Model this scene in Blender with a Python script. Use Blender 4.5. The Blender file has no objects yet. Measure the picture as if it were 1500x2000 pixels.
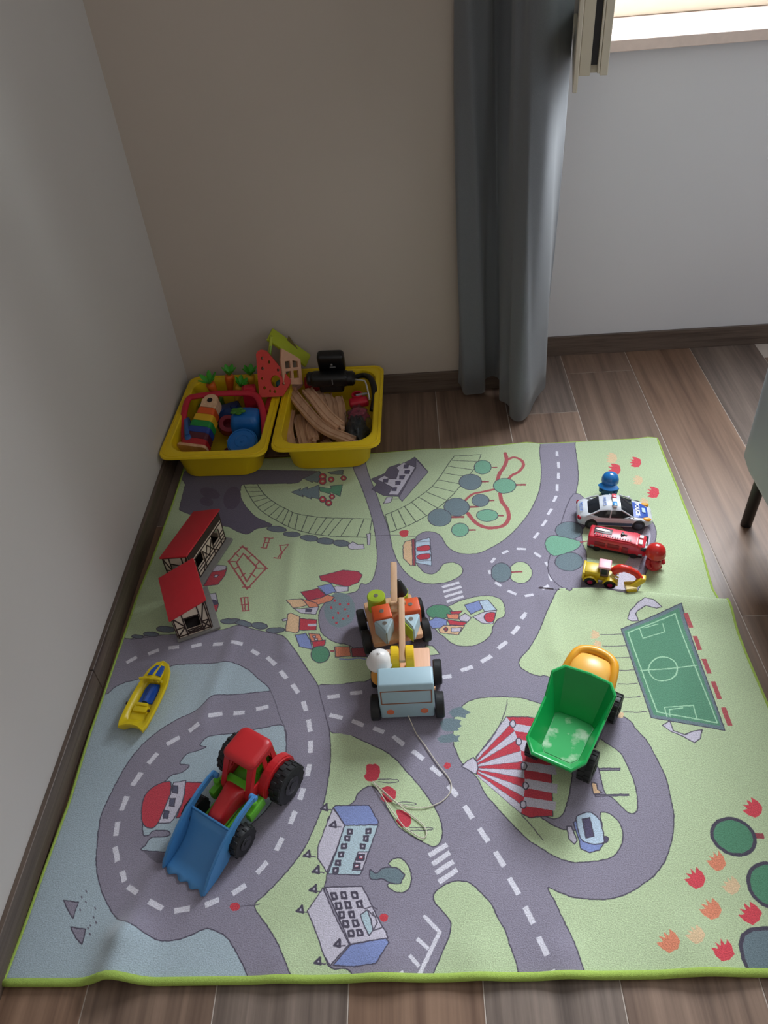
import bpy, bmesh, math, random
import numpy as np
from mathutils import Vector, Matrix, Euler
random.seed(4)
S = bpy.context.scene
COL = S.collection
PI = math.pi

# ---------------------------------------------------------------- camera
cam_data = bpy.data.cameras.new('camera'); cam = bpy.data.objects.new('camera', cam_data); COL.objects.link(cam)
YAW, PITCH, ROLL = -0.0685917627, 0.723356140, -0.0950874951
_f = Vector((math.sin(YAW)*math.cos(PITCH), math.cos(YAW)*math.cos(PITCH), -math.sin(PITCH)))
_r = Vector((math.cos(YAW), -math.sin(YAW), 0)); _u = _r.cross(_f)
_c, _s = math.cos(ROLL), math.sin(ROLL)
_r2 = _c*_r + _s*_u; _u2 = -_s*_r + _c*_u
cam.matrix_world = Matrix(((_r2.x,_u2.x,-_f.x,.5475),(_r2.y,_u2.y,-_f.y,0),(_r2.z,_u2.z,-_f.z,1.29387),(0,0,0,1)))
cam_data.sensor_fit = 'VERTICAL'; cam_data.sensor_height = 24; cam_data.lens = 1519.4/2000*24
cam_data.clip_start = .02; cam_data.clip_end = 100
S.camera = cam

# ---------------------------------------------------------------- world, lights, exposure
w = bpy.data.worlds.new('sky'); S.world = w; w.use_nodes = True
bg = w.node_tree.nodes['Background']; bg.inputs[0].default_value = (.80,.88,1,1); bg.inputs[1].default_value = .8
def area(name, loc, target, sx, sy, power, color, spread=180):
    L = bpy.data.lights.new(name,'AREA'); L.shape='RECTANGLE'; L.size=sx; L.size_y=sy; L.energy=power; L.color=color; L.spread=math.radians(spread)
    o = bpy.data.objects.new(name,L); COL.objects.link(o); o.location=loc
    o.rotation_euler=(Vector(target)-Vector(loc)).to_track_quat('-Z','Y').to_euler(); return o
area('daylight_window', (1.85,2.66,1.85), (1.3,.6,.1), 1.3, 1.1, 210, (.88,.94,1))
area('fill_right', (3.15,.45,1.35), (.8,1.1,.5), 1.2, 1.7, 19, (.90,.94,1))  # added fill lamp on the unseen right side; no door is built there
area('fill_rear', (.9,-2.0,1.9), (.6,1.2,.3), 1.2, .9, 5, (1,.93,.86))  # added weak fill lamp behind the camera
S.view_settings.view_transform='Standard'; S.view_settings.look='None'; S.view_settings.gamma=1; S.view_settings.use_curve_mapping=False
S.view_settings.exposure = -0.3

# ---------------------------------------------------------------- materials
def lin(c):
    if isinstance(c,str): c=[int(c[i:i+2],16) for i in (0,2,4)]
    return tuple(((v/255)/12.92 if v/255<=.04045 else ((v/255+.055)/1.055)**2.4) for v in c)
MATS={}
def mat(name, col, rough=.5, var=.06, scale=30., bump=0., bscale=200., spec=.5, metal=0., coat=0., trans=0., emit=None, stretch=None, sheen=0., subsurf=0.):
    if name in MATS: return MATS[name]
    m=bpy.data.materials.new(name); m.use_nodes=True; nt=m.node_tree; N=nt.nodes; L=nt.links; b=N['Principled BSDF']
    c=lin(col)
    tc=N.new('ShaderNodeTexCoord'); mp=N.new('ShaderNodeMapping'); L.new(tc.outputs['Object'],mp.inputs[0])
    if stretch: mp.inputs['Scale'].default_value=stretch
    n=N.new('ShaderNodeTexNoise'); n.inputs['Scale'].default_value=scale; n.inputs['Detail'].default_value=4; L.new(mp.outputs[0],n.inputs[0])
    r=N.new('ShaderNodeMapRange'); r.inputs[3].default_value=1-var*2; r.inputs[4].default_value=1+var*2; L.new(n.outputs[0],r.inputs[0])
    mx=N.new('ShaderNodeVectorMath'); mx.operation='SCALE'; mx.inputs[0].default_value=c; L.new(r.outputs[0],mx.inputs['Scale']); L.new(mx.outputs[0],b.inputs['Base Color'])
    b.inputs['Roughness'].default_value=rough; b.inputs['Metallic'].default_value=metal; b.inputs['Specular IOR Level'].default_value=spec
    if coat: b.inputs['Coat Weight'].default_value=coat; b.inputs['Coat Roughness'].default_value=.15
    if sheen: b.inputs['Sheen Weight'].default_value=sheen
    if trans: b.inputs['Transmission Weight'].default_value=trans
    if emit: b.inputs['Emission Color'].default_value=(*lin(emit[0]),1); b.inputs['Emission Strength'].default_value=emit[1]
    if bump:
        n2=N.new('ShaderNodeTexNoise'); n2.inputs['Scale'].default_value=bscale; n2.inputs['Detail'].default_value=3; L.new(mp.outputs[0],n2.inputs[0])
        bp=N.new('ShaderNodeBump'); bp.inputs['Strength'].default_value=bump; bp.inputs['Distance'].default_value=.002; L.new(n2.outputs[0],bp.inputs['Height']); L.new(bp.outputs[0],b.inputs['Normal'])
    MATS[name]=m; return m
def wood(name, c1, c2, rough=.45, sc=(40,3,40), coat=0., joint=False):
    """streaky wood with rings; grain runs along local Y"""
    if name in MATS: return MATS[name]
    m=bpy.data.materials.new(name); m.use_nodes=True; nt=m.node_tree; N=nt.nodes; L=nt.links; b=N['Principled BSDF']
    tc=N.new('ShaderNodeTexCoord'); oi=N.new('ShaderNodeObjectInfo')
    off=N.new('ShaderNodeVectorMath'); off.operation='SCALE'; off.inputs[0].default_value=(7.3,3.1,1.7); L.new(oi.outputs['Random'],off.inputs['Scale'])
    ad=N.new('ShaderNodeVectorMath'); L.new(tc.outputs['Object'],ad.inputs[0]); L.new(off.outputs[0],ad.inputs[1])
    mp=N.new('ShaderNodeMapping'); mp.inputs['Scale'].default_value=sc; L.new(ad.outputs[0],mp.inputs[0])
    n=N.new('ShaderNodeTexNoise'); n.inputs['Scale'].default_value=1; n.inputs['Detail'].default_value=6; n.inputs['Roughness'].default_value=.6; n.inputs['Distortion'].default_value=.6; L.new(mp.outputs[0],n.inputs[0])
    mp2=N.new('ShaderNodeMapping'); mp2.inputs['Scale'].default_value=(sc[0]*5,sc[1]*1.6,sc[2]*5); L.new(ad.outputs[0],mp2.inputs[0])
    n2=N.new('ShaderNodeTexNoise'); n2.inputs['Scale'].default_value=1; n2.inputs['Detail'].default_value=5; L.new(mp2.outputs[0],n2.inputs[0])
    mixf=N.new('ShaderNodeMath'); mixf.operation='MULTIPLY_ADD'; L.new(n2.outputs[0],mixf.inputs[0]); mixf.inputs[1].default_value=.45; L.new(n.outputs[0],mixf.inputs[2])
    rp=N.new('ShaderNodeValToRGB'); rp.color_ramp.elements[0].position=.48; rp.color_ramp.elements[1].position=.95
    rp.color_ramp.elements[0].color=(*lin(c1),1); rp.color_ramp.elements[1].color=(*lin(c2),1); L.new(mixf.outputs[0],rp.inputs[0])
    hs=N.new('ShaderNodeHueSaturation'); mr=N.new('ShaderNodeMapRange'); mr.inputs[3].default_value=.88; mr.inputs[4].default_value=1.12; L.new(oi.outputs['Random'],mr.inputs[0])
    L.new(mr.outputs[0],hs.inputs['Value']); L.new(rp.outputs[0],hs.inputs['Color']); L.new(hs.outputs[0],b.inputs['Base Color'])
    b.inputs['Roughness'].default_value=rough
    if coat: b.inputs['Coat Weight'].default_value=coat
    bp=N.new('ShaderNodeBump'); bp.inputs['Strength'].default_value=.25; bp.inputs['Distance'].default_value=.001; L.new(n2.outputs[0],bp.inputs['Height']); L.new(bp.outputs[0],b.inputs['Normal'])
    MATS[name]=m; return m

# ---------------------------------------------------------------- mesh helper (coordinates in millimetres)
class MB:
    def __init__(s): s.bm=bmesh.new()
    def _x(s, vs, M):
        if M is not None:
            for v in vs: v.co = M @ v.co
    def box(s, c, d, bev=0, M=None, seg=2, taper=None):
        r=bmesh.ops.create_cube(s.bm,size=1); vs=r['verts']
        for v in vs:
            k=1.0
            if taper and v.co.z>0: v.co.x*=taper[0]; v.co.y*=taper[1]
            v.co=Vector((v.co.x*d[0]+c[0], v.co.y*d[1]+c[1], v.co.z*d[2]+c[2]))
        if bev:
            es=list({e for v in vs for e in v.link_edges})
            rr=bmesh.ops.bevel(s.bm,geom=es,offset=bev,segments=seg,affect='EDGES',profile=.5,clamp_overlap=True); vs=list({v for f in rr['faces'] for v in f.verts}|{v for v in vs if v.is_valid})
            vs=[v for v in s._island(vs)]
        s._x(vs,M); return s
    def _island(s,vs):
        seen=set(vs); st=list(vs)
        while st:
            v=st.pop()
            for e in v.link_edges:
                o=e.other_vert(v)
                if o not in seen: seen.add(o); st.append(o)
        return seen
    def lathe(s, prof, c=(0,0,0), axis='z', seg=28, M=None, cap=True):
        """prof = [(r,h)...] revolved round axis"""
        rings=[]; new=[]
        for r,h in prof:
            ring=[]
            if r<1e-6:
                v=s.bm.verts.new((0,0,h)); new.append(v); ring=[v]
            else:
                for i in range(seg):
                    a=2*PI*i/seg; v=s.bm.verts.new((r*math.cos(a),r*math.sin(a),h)); new.append(v); ring.append(v)
            rings.append(ring)
        for A,B in zip(rings,rings[1:]):
            for i in range(seg):
                j=(i+1)%seg
                q=[A[i%len(A)],A[j%len(A)],B[j%len(B)],B[i%len(B)]]
                u=[]; [u.append(x) for x in q if x not in u]
                if len(u)>2: 
                    try: s.bm.faces.new(u)
                    except ValueError: pass
        if cap:
            for ring,fl in ((rings[0],1),(rings[-1],0)):
                if len(ring)>2: s.bm.faces.new(ring[::-1] if fl else ring)
        for v in new:
            x,y,z=v.co
            if axis=='x': v.co=(z,y,-x) if False else (z,x,y)
            elif axis=='y': v.co=(x,z,-y)
            v.co+=Vector(c)
        s._x(new,M); return s
    def cyl(s,c,r,h,axis='z',seg=28,bev=0,M=None,r2=None):
        r2=r if r2 is None else r2; b=bev
        p=[(r-b,-h/2),(r,-h/2+b),(r2,h/2-b),(r2-b,h/2)] if b else [(r,-h/2),(r2,h/2)]
        return s.lathe(p,c,axis,seg,M)
    def ball(s,c,r,M=None,seg=24,top=1.,bot=-1.):
        if isinstance(r,(int,float)): r=(r,r,r)
        n=12; a0=math.asin(max(-1,bot)); a1=math.asin(min(1,top)); prof=[(math.cos(a0+(a1-a0)*i/n),math.sin(a0+(a1-a0)*i/n)) for i in range(n+1)]
        prof=[(0 if p[0]<1e-4 else p[0],p[1]) for p in prof]
        T=Matrix.Translation(c)@Matrix.Diagonal((*r,1)); 
        return s.lathe(prof,(0,0,0),'z',seg,(M@T) if M is not None else T)
    def prism(s, pts, h, M=None, bev=0, holes=(), seg=2):
        """2D outline extruded by h along local z (centred)"""
        if holes: return s._holed(pts,h,M,holes)
        a=[s.bm.verts.new((x,y,-h/2)) for x,y in pts]; b=[s.bm.verts.new((x,y,h/2)) for x,y in pts]
        n=len(pts); s.bm.faces.new(a[::-1]); s.bm.faces.new(b)
        for i in range(n): s.bm.faces.new((a[i],a[(i+1)%n],b[(i+1)%n],b[i]))
        vs=a+b
        if bev:
            es=list({e for v in vs for e in v.link_edges}); rr=bmesh.ops.bevel(s.bm,geom=es,offset=bev,segments=seg,affect='EDGES',clamp_overlap=True)
            vs=list(s._island([v for f in rr['faces'] for v in f.verts]))
        s._x(vs,M); return s
    def _holed(s,pts,h,M,holes):
        from mathutils.geometry import tessellate_polygon
        loops=[[Vector((x,y,0)) for x,y in pts]]+[[Vector((x,y,0)) for x,y in q] for q in holes]
        flat=[p for l in loops for p in l]; tris=tessellate_polygon(loops)
        a=[s.bm.verts.new((p.x,p.y,-h/2)) for p in flat]; b=[s.bm.verts.new((p.x,p.y,h/2)) for p in flat]
        for t in tris:
            A,B,C=[flat[i] for i in t]; up=(B-A).cross(C-A).z>0; t=t if up else t[::-1]
            s.bm.faces.new([b[i] for i in t]); s.bm.faces.new([a[i] for i in t[::-1]])
        k=0
        for l in loops:
            n=len(l)
            for i in range(n):
                s.bm.faces.new((a[k+i],a[k+(i+1)%n],b[k+(i+1)%n],b[k+i]))
            k+=n
        s._x(a+b,M); return s
    def tube(s, pts, r, seg=8, closed=False, flat=1.0, M=None, cap=True):
        P=[Vector(p) for p in pts]; n=len(P); rings=[]; new=[]
        up=Vector((0,0,1)); prev=None
        for i in range(n):
            t=(P[(i+1)%n]-P[i-1]) if (closed or 0<i<n-1) else (P[1]-P[0] if i==0 else P[-1]-P[-2])
            t.normalize()
            if prev is None: 
                x=t.cross(up); 
                if x.length<.1: x=t.cross(Vector((1,0,0)))
            else: x=prev-t*prev.dot(t)
            x.normalize(); prev=x; y=x.cross(t)
            rr=r[i] if isinstance(r,(list,tuple)) else r
            ring=[s.bm.verts.new(P[i]+x*rr*math.cos(2*PI*k/seg)+y*rr*flat*math.sin(2*PI*k/seg)) for k in range(seg)]; rings.append(ring); new+=ring
        for i in range(n if closed else n-1):
            A,B=rings[i],rings[(i+1)%n]
            for k in range(seg): s.bm.faces.new((A[k],A[(k+1)%seg],B[(k+1)%seg],B[k]))
        if not closed and cap: s.bm.faces.new(rings[0][::-1]); s.bm.faces.new(rings[-1])
        s._x(new,M); return s
    def loft(s, rings, cap=True, closed=True, M=None):
        R=[[s.bm.verts.new(p) for p in r] for r in rings]
        n=len(R[0])
        for A,B in zip(R,R[1:]):
            for k in range(n if closed else n-1): s.bm.faces.new((A[k],A[(k+1)%n],B[(k+1)%n],B[k]))
        if cap and closed: s.bm.faces.new(R[0][::-1]); s.bm.faces.new(R[-1])
        s._x([v for r in R for v in r],M); return s
    def obj(s, name, m, parent=None, smooth=35, loc=None, rot=None, sub=0, mm=True, solid=0):
        bm=s.bm
        if mm: bmesh.ops.scale(bm,vec=(.001,)*3,verts=bm.verts)
        bmesh.ops.recalc_face_normals(bm,faces=bm.faces)
        ca=math.cos(math.radians(smooth)) if smooth else 2
        for f in bm.faces: f.smooth=bool(smooth)
        if smooth and not sub:
            for e in bm.edges:
                if len(e.link_faces)==2 and e.link_faces[0].normal.dot(e.link_faces[1].normal)<ca: e.smooth=False
        me=bpy.data.meshes.new(name); bm.to_mesh(me); bm.free()
        me.materials.append(m); o=bpy.data.objects.new(name,me); COL.objects.link(o)
        if parent is not None: o.parent=parent
        if loc: o.location=loc
        if rot: o.rotation_euler=rot
        if solid: q=o.modifiers.new('solid','SOLIDIFY'); q.thickness=solid; q.offset=-1
        if sub: q=o.modifiers.new('sub','SUBSURF'); q.levels=sub; q.render_levels=sub
        return o
def tag(o,label,cat,group=None):
    o['label']=label; o['category']=cat
    if group: o['group']=group
    return o
def thing(name,label,cat,loc,rz=0,group=None,rot=None):
    o=bpy.data.objects.new(name,None); COL.objects.link(o); o.location=loc; o.rotation_euler=rot if rot else (0,0,rz); o.empty_display_size=.02
    return tag(o,label,cat,group)
def structure(o): o['kind']='structure'; return o
def TR(x,y,z,rx=0,ry=0,rz=0): return Matrix.Translation((x,y,z))@Euler((rx,ry,rz)).to_matrix().to_4x4()
def arc(cx,cy,r,a0,a1,n): return [(cx+r*math.cos(math.radians(a0+(a1-a0)*i/n)),cy+r*math.sin(math.radians(a0+(a1-a0)*i/n))) for i in range(n+1)]
def rrect(w,d,r,n=5,cx=0,cy=0):
    o=[]
    for sx,sy,a in ((1,1,0),(-1,1,90),(-1,-1,180),(1,-1,270)): o+=arc(cx+sx*(w/2-r),cy+sy*(d/2-r),r,a,a+90,n)
    return o
def dup(o,parent=None):
    c=o.copy(); COL.objects.link(c)
    if parent is not None: c.parent=parent
    for ch in list(o.children): dup(ch,c)
    return c
# ================================================================ ROOM
paint_left=mat('paint_left_wall','C9C4C0',.75,.012,3,.05,400)
paint=mat('paint_warm_white','C0B4A9',.75,.012,3,.05,400)
paint_win=mat('paint_window_wall_lit','DADADD',.75,.012,3,.05,400)  # lighter, bluer copy of the wall paint; bluish daylight put into the colour
XL=-.140; YB=2.006; YW=2.17; XS=.86; XR=3.3; YF=-2.2; ZC=2.65
skirt=wood('skirting_wood','4A3C35','75655A',.4,(3,3,60))
M1000=1000
def wallbox(name,x0,x1,y0,y1,z0,z1,m):
    b=MB(); b.box(((x0+x1)*500,(y0+y1)*500,(z0+z1)*500),((x1-x0)*1000,(y1-y0)*1000,(z1-z0)*1000)); return structure(b.obj(name,m,smooth=0))
wallbox('wall_left',XL-.12,XL,YF-.12,YB+.5,-.02,ZC,paint_left)
wallbox('wall_back',XL,XS,YB,YB+.5,-.02,ZC,paint)
# window wall: pieces round the opening, x 1.03..2.60, z .842..2.0
WX0,WX1,WZ0,WZ1=1.045,2.62,.842,2.25
def multi(name,boxes,m):
    b=MB()
    for x0,x1,y0,y1,z0,z1 in boxes: b.box(((x0+x1)*500,(y0+y1)*500,(z0+z1)*500),((x1-x0)*1000,(y1-y0)*1000,(z1-z0)*1000))
    return structure(b.obj(name,m,smooth=0))
multi('wall_window',[(XS,WX0,YW,YW+.34,-.02,ZC),(WX1,XR,YW,YW+.34,-.02,ZC),(WX0,WX1,YW,YW+.34,-.02,WZ0),(WX0,WX1,YW,YW+.34,WZ1,ZC)],paint_win)
paint_far=mat('paint_low_bounce','9A8F86',.75,.012,3)  # unseen walls given a darker paint to lower the bounced light
wallbox('wall_right',XR,XR+.12,YF-.12,YW+.3,-.02,ZC,paint_far)
wallbox('wall_rear',XL,XR,YF-.12,YF,-.02,ZC,paint_far)
wallbox('ceiling',XL-.12,XR+.12,YF-.12,YW+.34,ZC,ZC+.1,mat('ceiling_paint','C9C6C2',.8,.01))
# floor: grout bed and one object per plank
fl=wallbox('floor',XL-.12,XR+.12,YF-.12,YW+.34,-.05,-.0009,mat('floor_grout','C4B8AE',.8,.05))
pl=wood('plank_wood','584439','937A69',.40,(22,1.2,22))
pl2=wood('plank_wood_grey','554841','907F74',.40,(26,1.4,26))
pl3=wood('plank_wood_warm','5E4435','9B7C66',.42,(18,1.0,18))
import itertools
offs={-1:1.45,0:1.72,1:.98,2:1.60,3:1.15,4:1.853,5:2.055,6:1.078,7:1.66,8:.9,9:1.5,10:1.2,11:1.8,12:1.0,13:1.4,14:1.7,15:1.1,16:1.5}
rnd=random.Random(9)
for i in range(-1,17):
    x0=max(.2*i,XL-.05)+.0009; x1=.2*(i+1)-.0009
    if x1-x0<.01: continue
    y=offs[i]; ys=[y+1.182]
    while ys[-1]>-1.3: ys.append(ys[-1]-1.182)
    for ya,yb in zip(ys[1:],ys):
        yb2=min(yb,YW+.02)
        if yb2-ya<.02 or ya>YW: continue
        b=MB(); L=(yb2-ya-.0018)*1000
        b.box((0,0,-2.2),((x1-x0)*1000,L,4.4),.5,seg=1)
        o=b.obj('plank',rnd.choice([pl,pl,pl2,pl2,pl3]),fl,smooth=0); o.location=((x0+x1)/2,(ya+yb2)/2,0)
# skirting
def skirting(name,x0,x1,y0,y1):
    b=MB(); b.box(((x0+x1)*500,(y0+y1)*500,32.5),((x1-x0)*1000,(y1-y0)*1000,65),.8,seg=1); o=b.obj(name,skirt,smooth=0); return structure(o)
skirting('baseboard_left',XL,XL+.009,.955,YB); skirting('baseboard_left_front',XL,XL+.009,YF,.9535)
skirting('baseboard_back',XL+.009,XS,YB-.009,YB); skirting('baseboard_window',XS,XR,YW-.009,YW)
skirting('baseboard_step',XS,XS+.009,YB,YW-.009)
# sill
stone=mat('sill_stone','E3CFC4',.45,.05,60); stone2=mat('sill_edge_stone','B9A59B',.6,.05,60)
b=MB(); b.box(((WX0+WX1)*500,(2.128+2.50)*500,(.8425+.868)*500),((WX1-WX0+.03)*1000,372,25.5),1.2,seg=1); structure(b.obj('trim_window_sill',stone,smooth=0))
pvc=mat('window_frame_cream','CFC6B4',.4,.02); glass=None
# fixed frame
def frame(parent,name,x0,x1,z0,z1,y0,y1,t,m):
    b=MB()
    for bx in ((x0,x1,z0,z0+t),(x0,x1,z1-t,z1),(x0,x0+t,z0+t,z1-t),(x1-t,x1,z0+t,z1-t)):
        b.box(((bx[0]+bx[1])*500,(y0+y1)*500,(bx[2]+bx[3])*500),((bx[1]-bx[0])*1000,(y1-y0)*1000,(bx[3]-bx[2])*1000),2,seg=1)
    return b.obj(name,m,parent,smooth=30)
gm=bpy.data.materials.new('window_glass'); gm.use_nodes=True; gn=gm.node_tree.nodes; gl=gm.node_tree.links; gb=gn['Principled BSDF']; gb.inputs['Base Color'].default_value=(.5,.55,.55,1); gb.inputs['Roughness'].default_value=.03
gt=gn.new('ShaderNodeBsdfTransparent'); gt.inputs[0].default_value=(.90,.94,.93,1); gf=gn.new('ShaderNodeFresnel'); gx=gn.new('ShaderNodeMixShader'); gl.new(gf.outputs[0],gx.inputs[0]); gl.new(gt.outputs[0],gx.inputs[1]); gl.new(gb.outputs[0],gx.inputs[2]); gl.new(gx.outputs[0],gn['Material Output'].inputs[0])
f1=structure(frame(None,'window_1',WX0,WX1,.869,WZ1,2.385,2.445,.055,pvc))
xm=(WX0+WX1)/2
sh=frame(f1,'sash_frame',xm-.02,WX1-.04,.905,WZ1-.04,2.37,2.43,.075,pvc)
b=MB(); b.box(((xm+.055+WX1-.115)*500,2403,(.98+WZ1-.115)*500),((WX1-xm-.17)*1000,8,(WZ1-.115-.98)*1000)); b.obj('glass_pane',gm,sh,smooth=0)
# opened leaf, hinged at the left jamb
LW=.685; LH=1.27
lf=thing('window_leaf','opened cream window leaf with dark groove in its edge, beside the curtain','window',(1.030,2.345,.900),0)
lf.rotation_euler=(0,0,math.radians(-99.9))
b=MB()   # local: x along leaf (0 hinge..LW), y = thickness, interior side = -y
t=70
for cx,cz,dx,dz in ((LW*500-35,t/2,LW*1000-75,t),(LW*500-35,LH*1000-t/2,LW*1000-75,t),(t/2,LH*500,t,LH*1000-2*t)):
    b.box((cx,0,cz),(dx,50,dz),1.5,seg=1)
b.obj('leaf_frame',pvc,lf,smooth=30)
b=MB()
b.box((LW*1000-40,-17,LH*500+1),(66,21,LH*1000),1,seg=1); b.box((LW*1000-40,19,LH*500+1),(66,15,LH*1000),1,seg=1); b.box((LW*1000-46,0,LH*500+1),(60,20,LH*1000-6),1,seg=1)
b.box((LW*1000-6,8.5,LH*500+6),(9,4,LH*1000),.6,seg=1)
b.obj('free_stile',pvc,lf,smooth=30)
b=MB(); b.box((LW*1000-14,-2,LH*500+8),(6,15,LH*1000-22)); b.obj('edge_groove',mat('groove_dark','26262B',.5),lf,smooth=0)
b=MB(); b.box((LW*500+8,-32.5,LH*500-9),(LW*1000+30,9,LH*1000+20),2,seg=1); b2=b
lap=MB()
for cx,cz,dx,dz in ((LW*500+6,0,LW*1000+26,44),(LW*500+6,LH*1000-12,LW*1000+26,44),(14,LH*500,44,LH*1000-30),(LW*1000-2,LH*500-6,44,LH*1000+32)): lap.box((cx,-33,cz),(dx,9,dz),1.5,seg=1)
b2.bm.free(); lap.obj('overlap_flange',pvc,lf,smooth=30)
b=MB(); b.box((LW*500,0,LH*500),(LW*1000-2*t+10,8,LH*1000-2*t+10)); b.obj('glass_pane',gm,lf,smooth=0)
b=MB(); b.box((LW*1000-30,-44,480),(24,12,150),4); b.tube([(LW*1000-30,-48,500),(LW*1000-30,-66,500),(LW*1000-30,-72,490),(LW*1000-30,-72,400)],7); b.obj('handle',mat('handle_grey','A9A8A4',.35,metal=.6),lf)
# ---------------- curtain
cur=bpy.data.materials.new('curtain_fabric'); cur.use_nodes=True; nt=cur.node_tree; N=nt.nodes; L=nt.links; pb=N['Principled BSDF']; out=N['Material Output']
tc=N.new('ShaderNodeTexCoord'); mp=N.new('ShaderNodeMapping'); mp.inputs['Scale'].default_value=(900,900,500); L.new(tc.outputs['Object'],mp.inputs[0])
nz=N.new('ShaderNodeTexNoise'); nz.inputs['Scale'].default_value=1; L.new(mp.outputs[0],nz.inputs[0]); rp=N.new('ShaderNodeValToRGB'); rp.color_ramp.elements[0].color=(*lin('73767C'),1); rp.color_ramp.elements[1].color=(*lin('8C9096'),1); L.new(nz.outputs[0],rp.inputs[0]); L.new(rp.outputs[0],pb.inputs['Base Color']); pb.inputs['Roughness'].default_value=.8; pb.inputs['Sheen Weight'].default_value=.3
tr=N.new('ShaderNodeBsdfTranslucent'); tr.inputs[0].default_value=(*lin('8C949C'),1); mixs=N.new('ShaderNodeMixShader'); mixs.inputs[0].default_value=.22; L.new(pb.outputs[0],mixs.inputs[1]); L.new(tr.outputs[0],mixs.inputs[2]); L.new(mixs.outputs[0],out.inputs[0])
plan=[(.668,1.99,.03),(.675,1.955,.022),(.705,1.94,.018),(.735,1.95,.02),(.748,1.985,.03),(.77,1.99,.05),(.783,1.95,.045),(.785,1.89,.032),(.797,1.862,.028),(.803,1.835,.015),(.822,1.808,.010),(.85,1.822,.018),(.877,1.862,.028),(.898,1.905,.034),(.917,1.955,.034),(.915,1.98,.034),(.88,1.985,.034)]
def crom(P,n=8,closed=False):
    o=[]; m=len(P)
    for i in range(m if closed else m-1):
        p0,p1,p2,p3=(P[(i-1)%m],P[i],P[(i+1)%m],P[(i+2)%m]) if closed else (P[max(i-1,0)],P[i],P[i+1],P[min(i+2,m-1)])
        for k in range(n):
            f=k/n; o.append(tuple(.5*(2*b_+(c_-a_)*f+(2*a_-5*b_+4*c_-d_)*f*f+(3*b_-a_-3*c_+d_)*f**3) for a_,b_,c_,d_ in zip(p0,p1,p2,p3)))
    if not closed: o.append(tuple(P[-1]))
    return o
pc=crom(plan,7); cx=sum(q[0] for q in pc)/len(pc)
rings=[]
for k in range(27):
    z=k/26; zz=.0+z*2.55; row=[]
    for j,(x,y,h) in enumerate(pc):
        wob=.006*math.sin(6*zz+j*.35)*(1-z); fl_=1+.10*(z)*0
        row.append((x+wob+.0*zz*(1 if x>.775 else .6), y+.004*math.sin(5*zz+j*.5), h+zz*(2.56-h)/2.55))
    rings.append(row)
b=MB(); b.loft(rings,cap=False,closed=False); cu=b.obj('curtain',cur,smooth=180,mm=False,solid=.0015)
tag(cu,'long grey fabric curtain hanging in deep folds left of the window','curtain')
cu_hem=MB(); row=[(x,y,z) for x,y,z in rings[0]]
# curtain rail
b=MB(); b.tube([(XL+.02,1.93,2.60),(XR-.05,1.93,2.60)],.012,10); rl=b.obj('curtain_rail',mat('rail_metal','B0B0B0',.3,metal=1),mm=False); tag(rl,'metal rail under the ceiling carrying the grey curtain','curtain rail')

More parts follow.
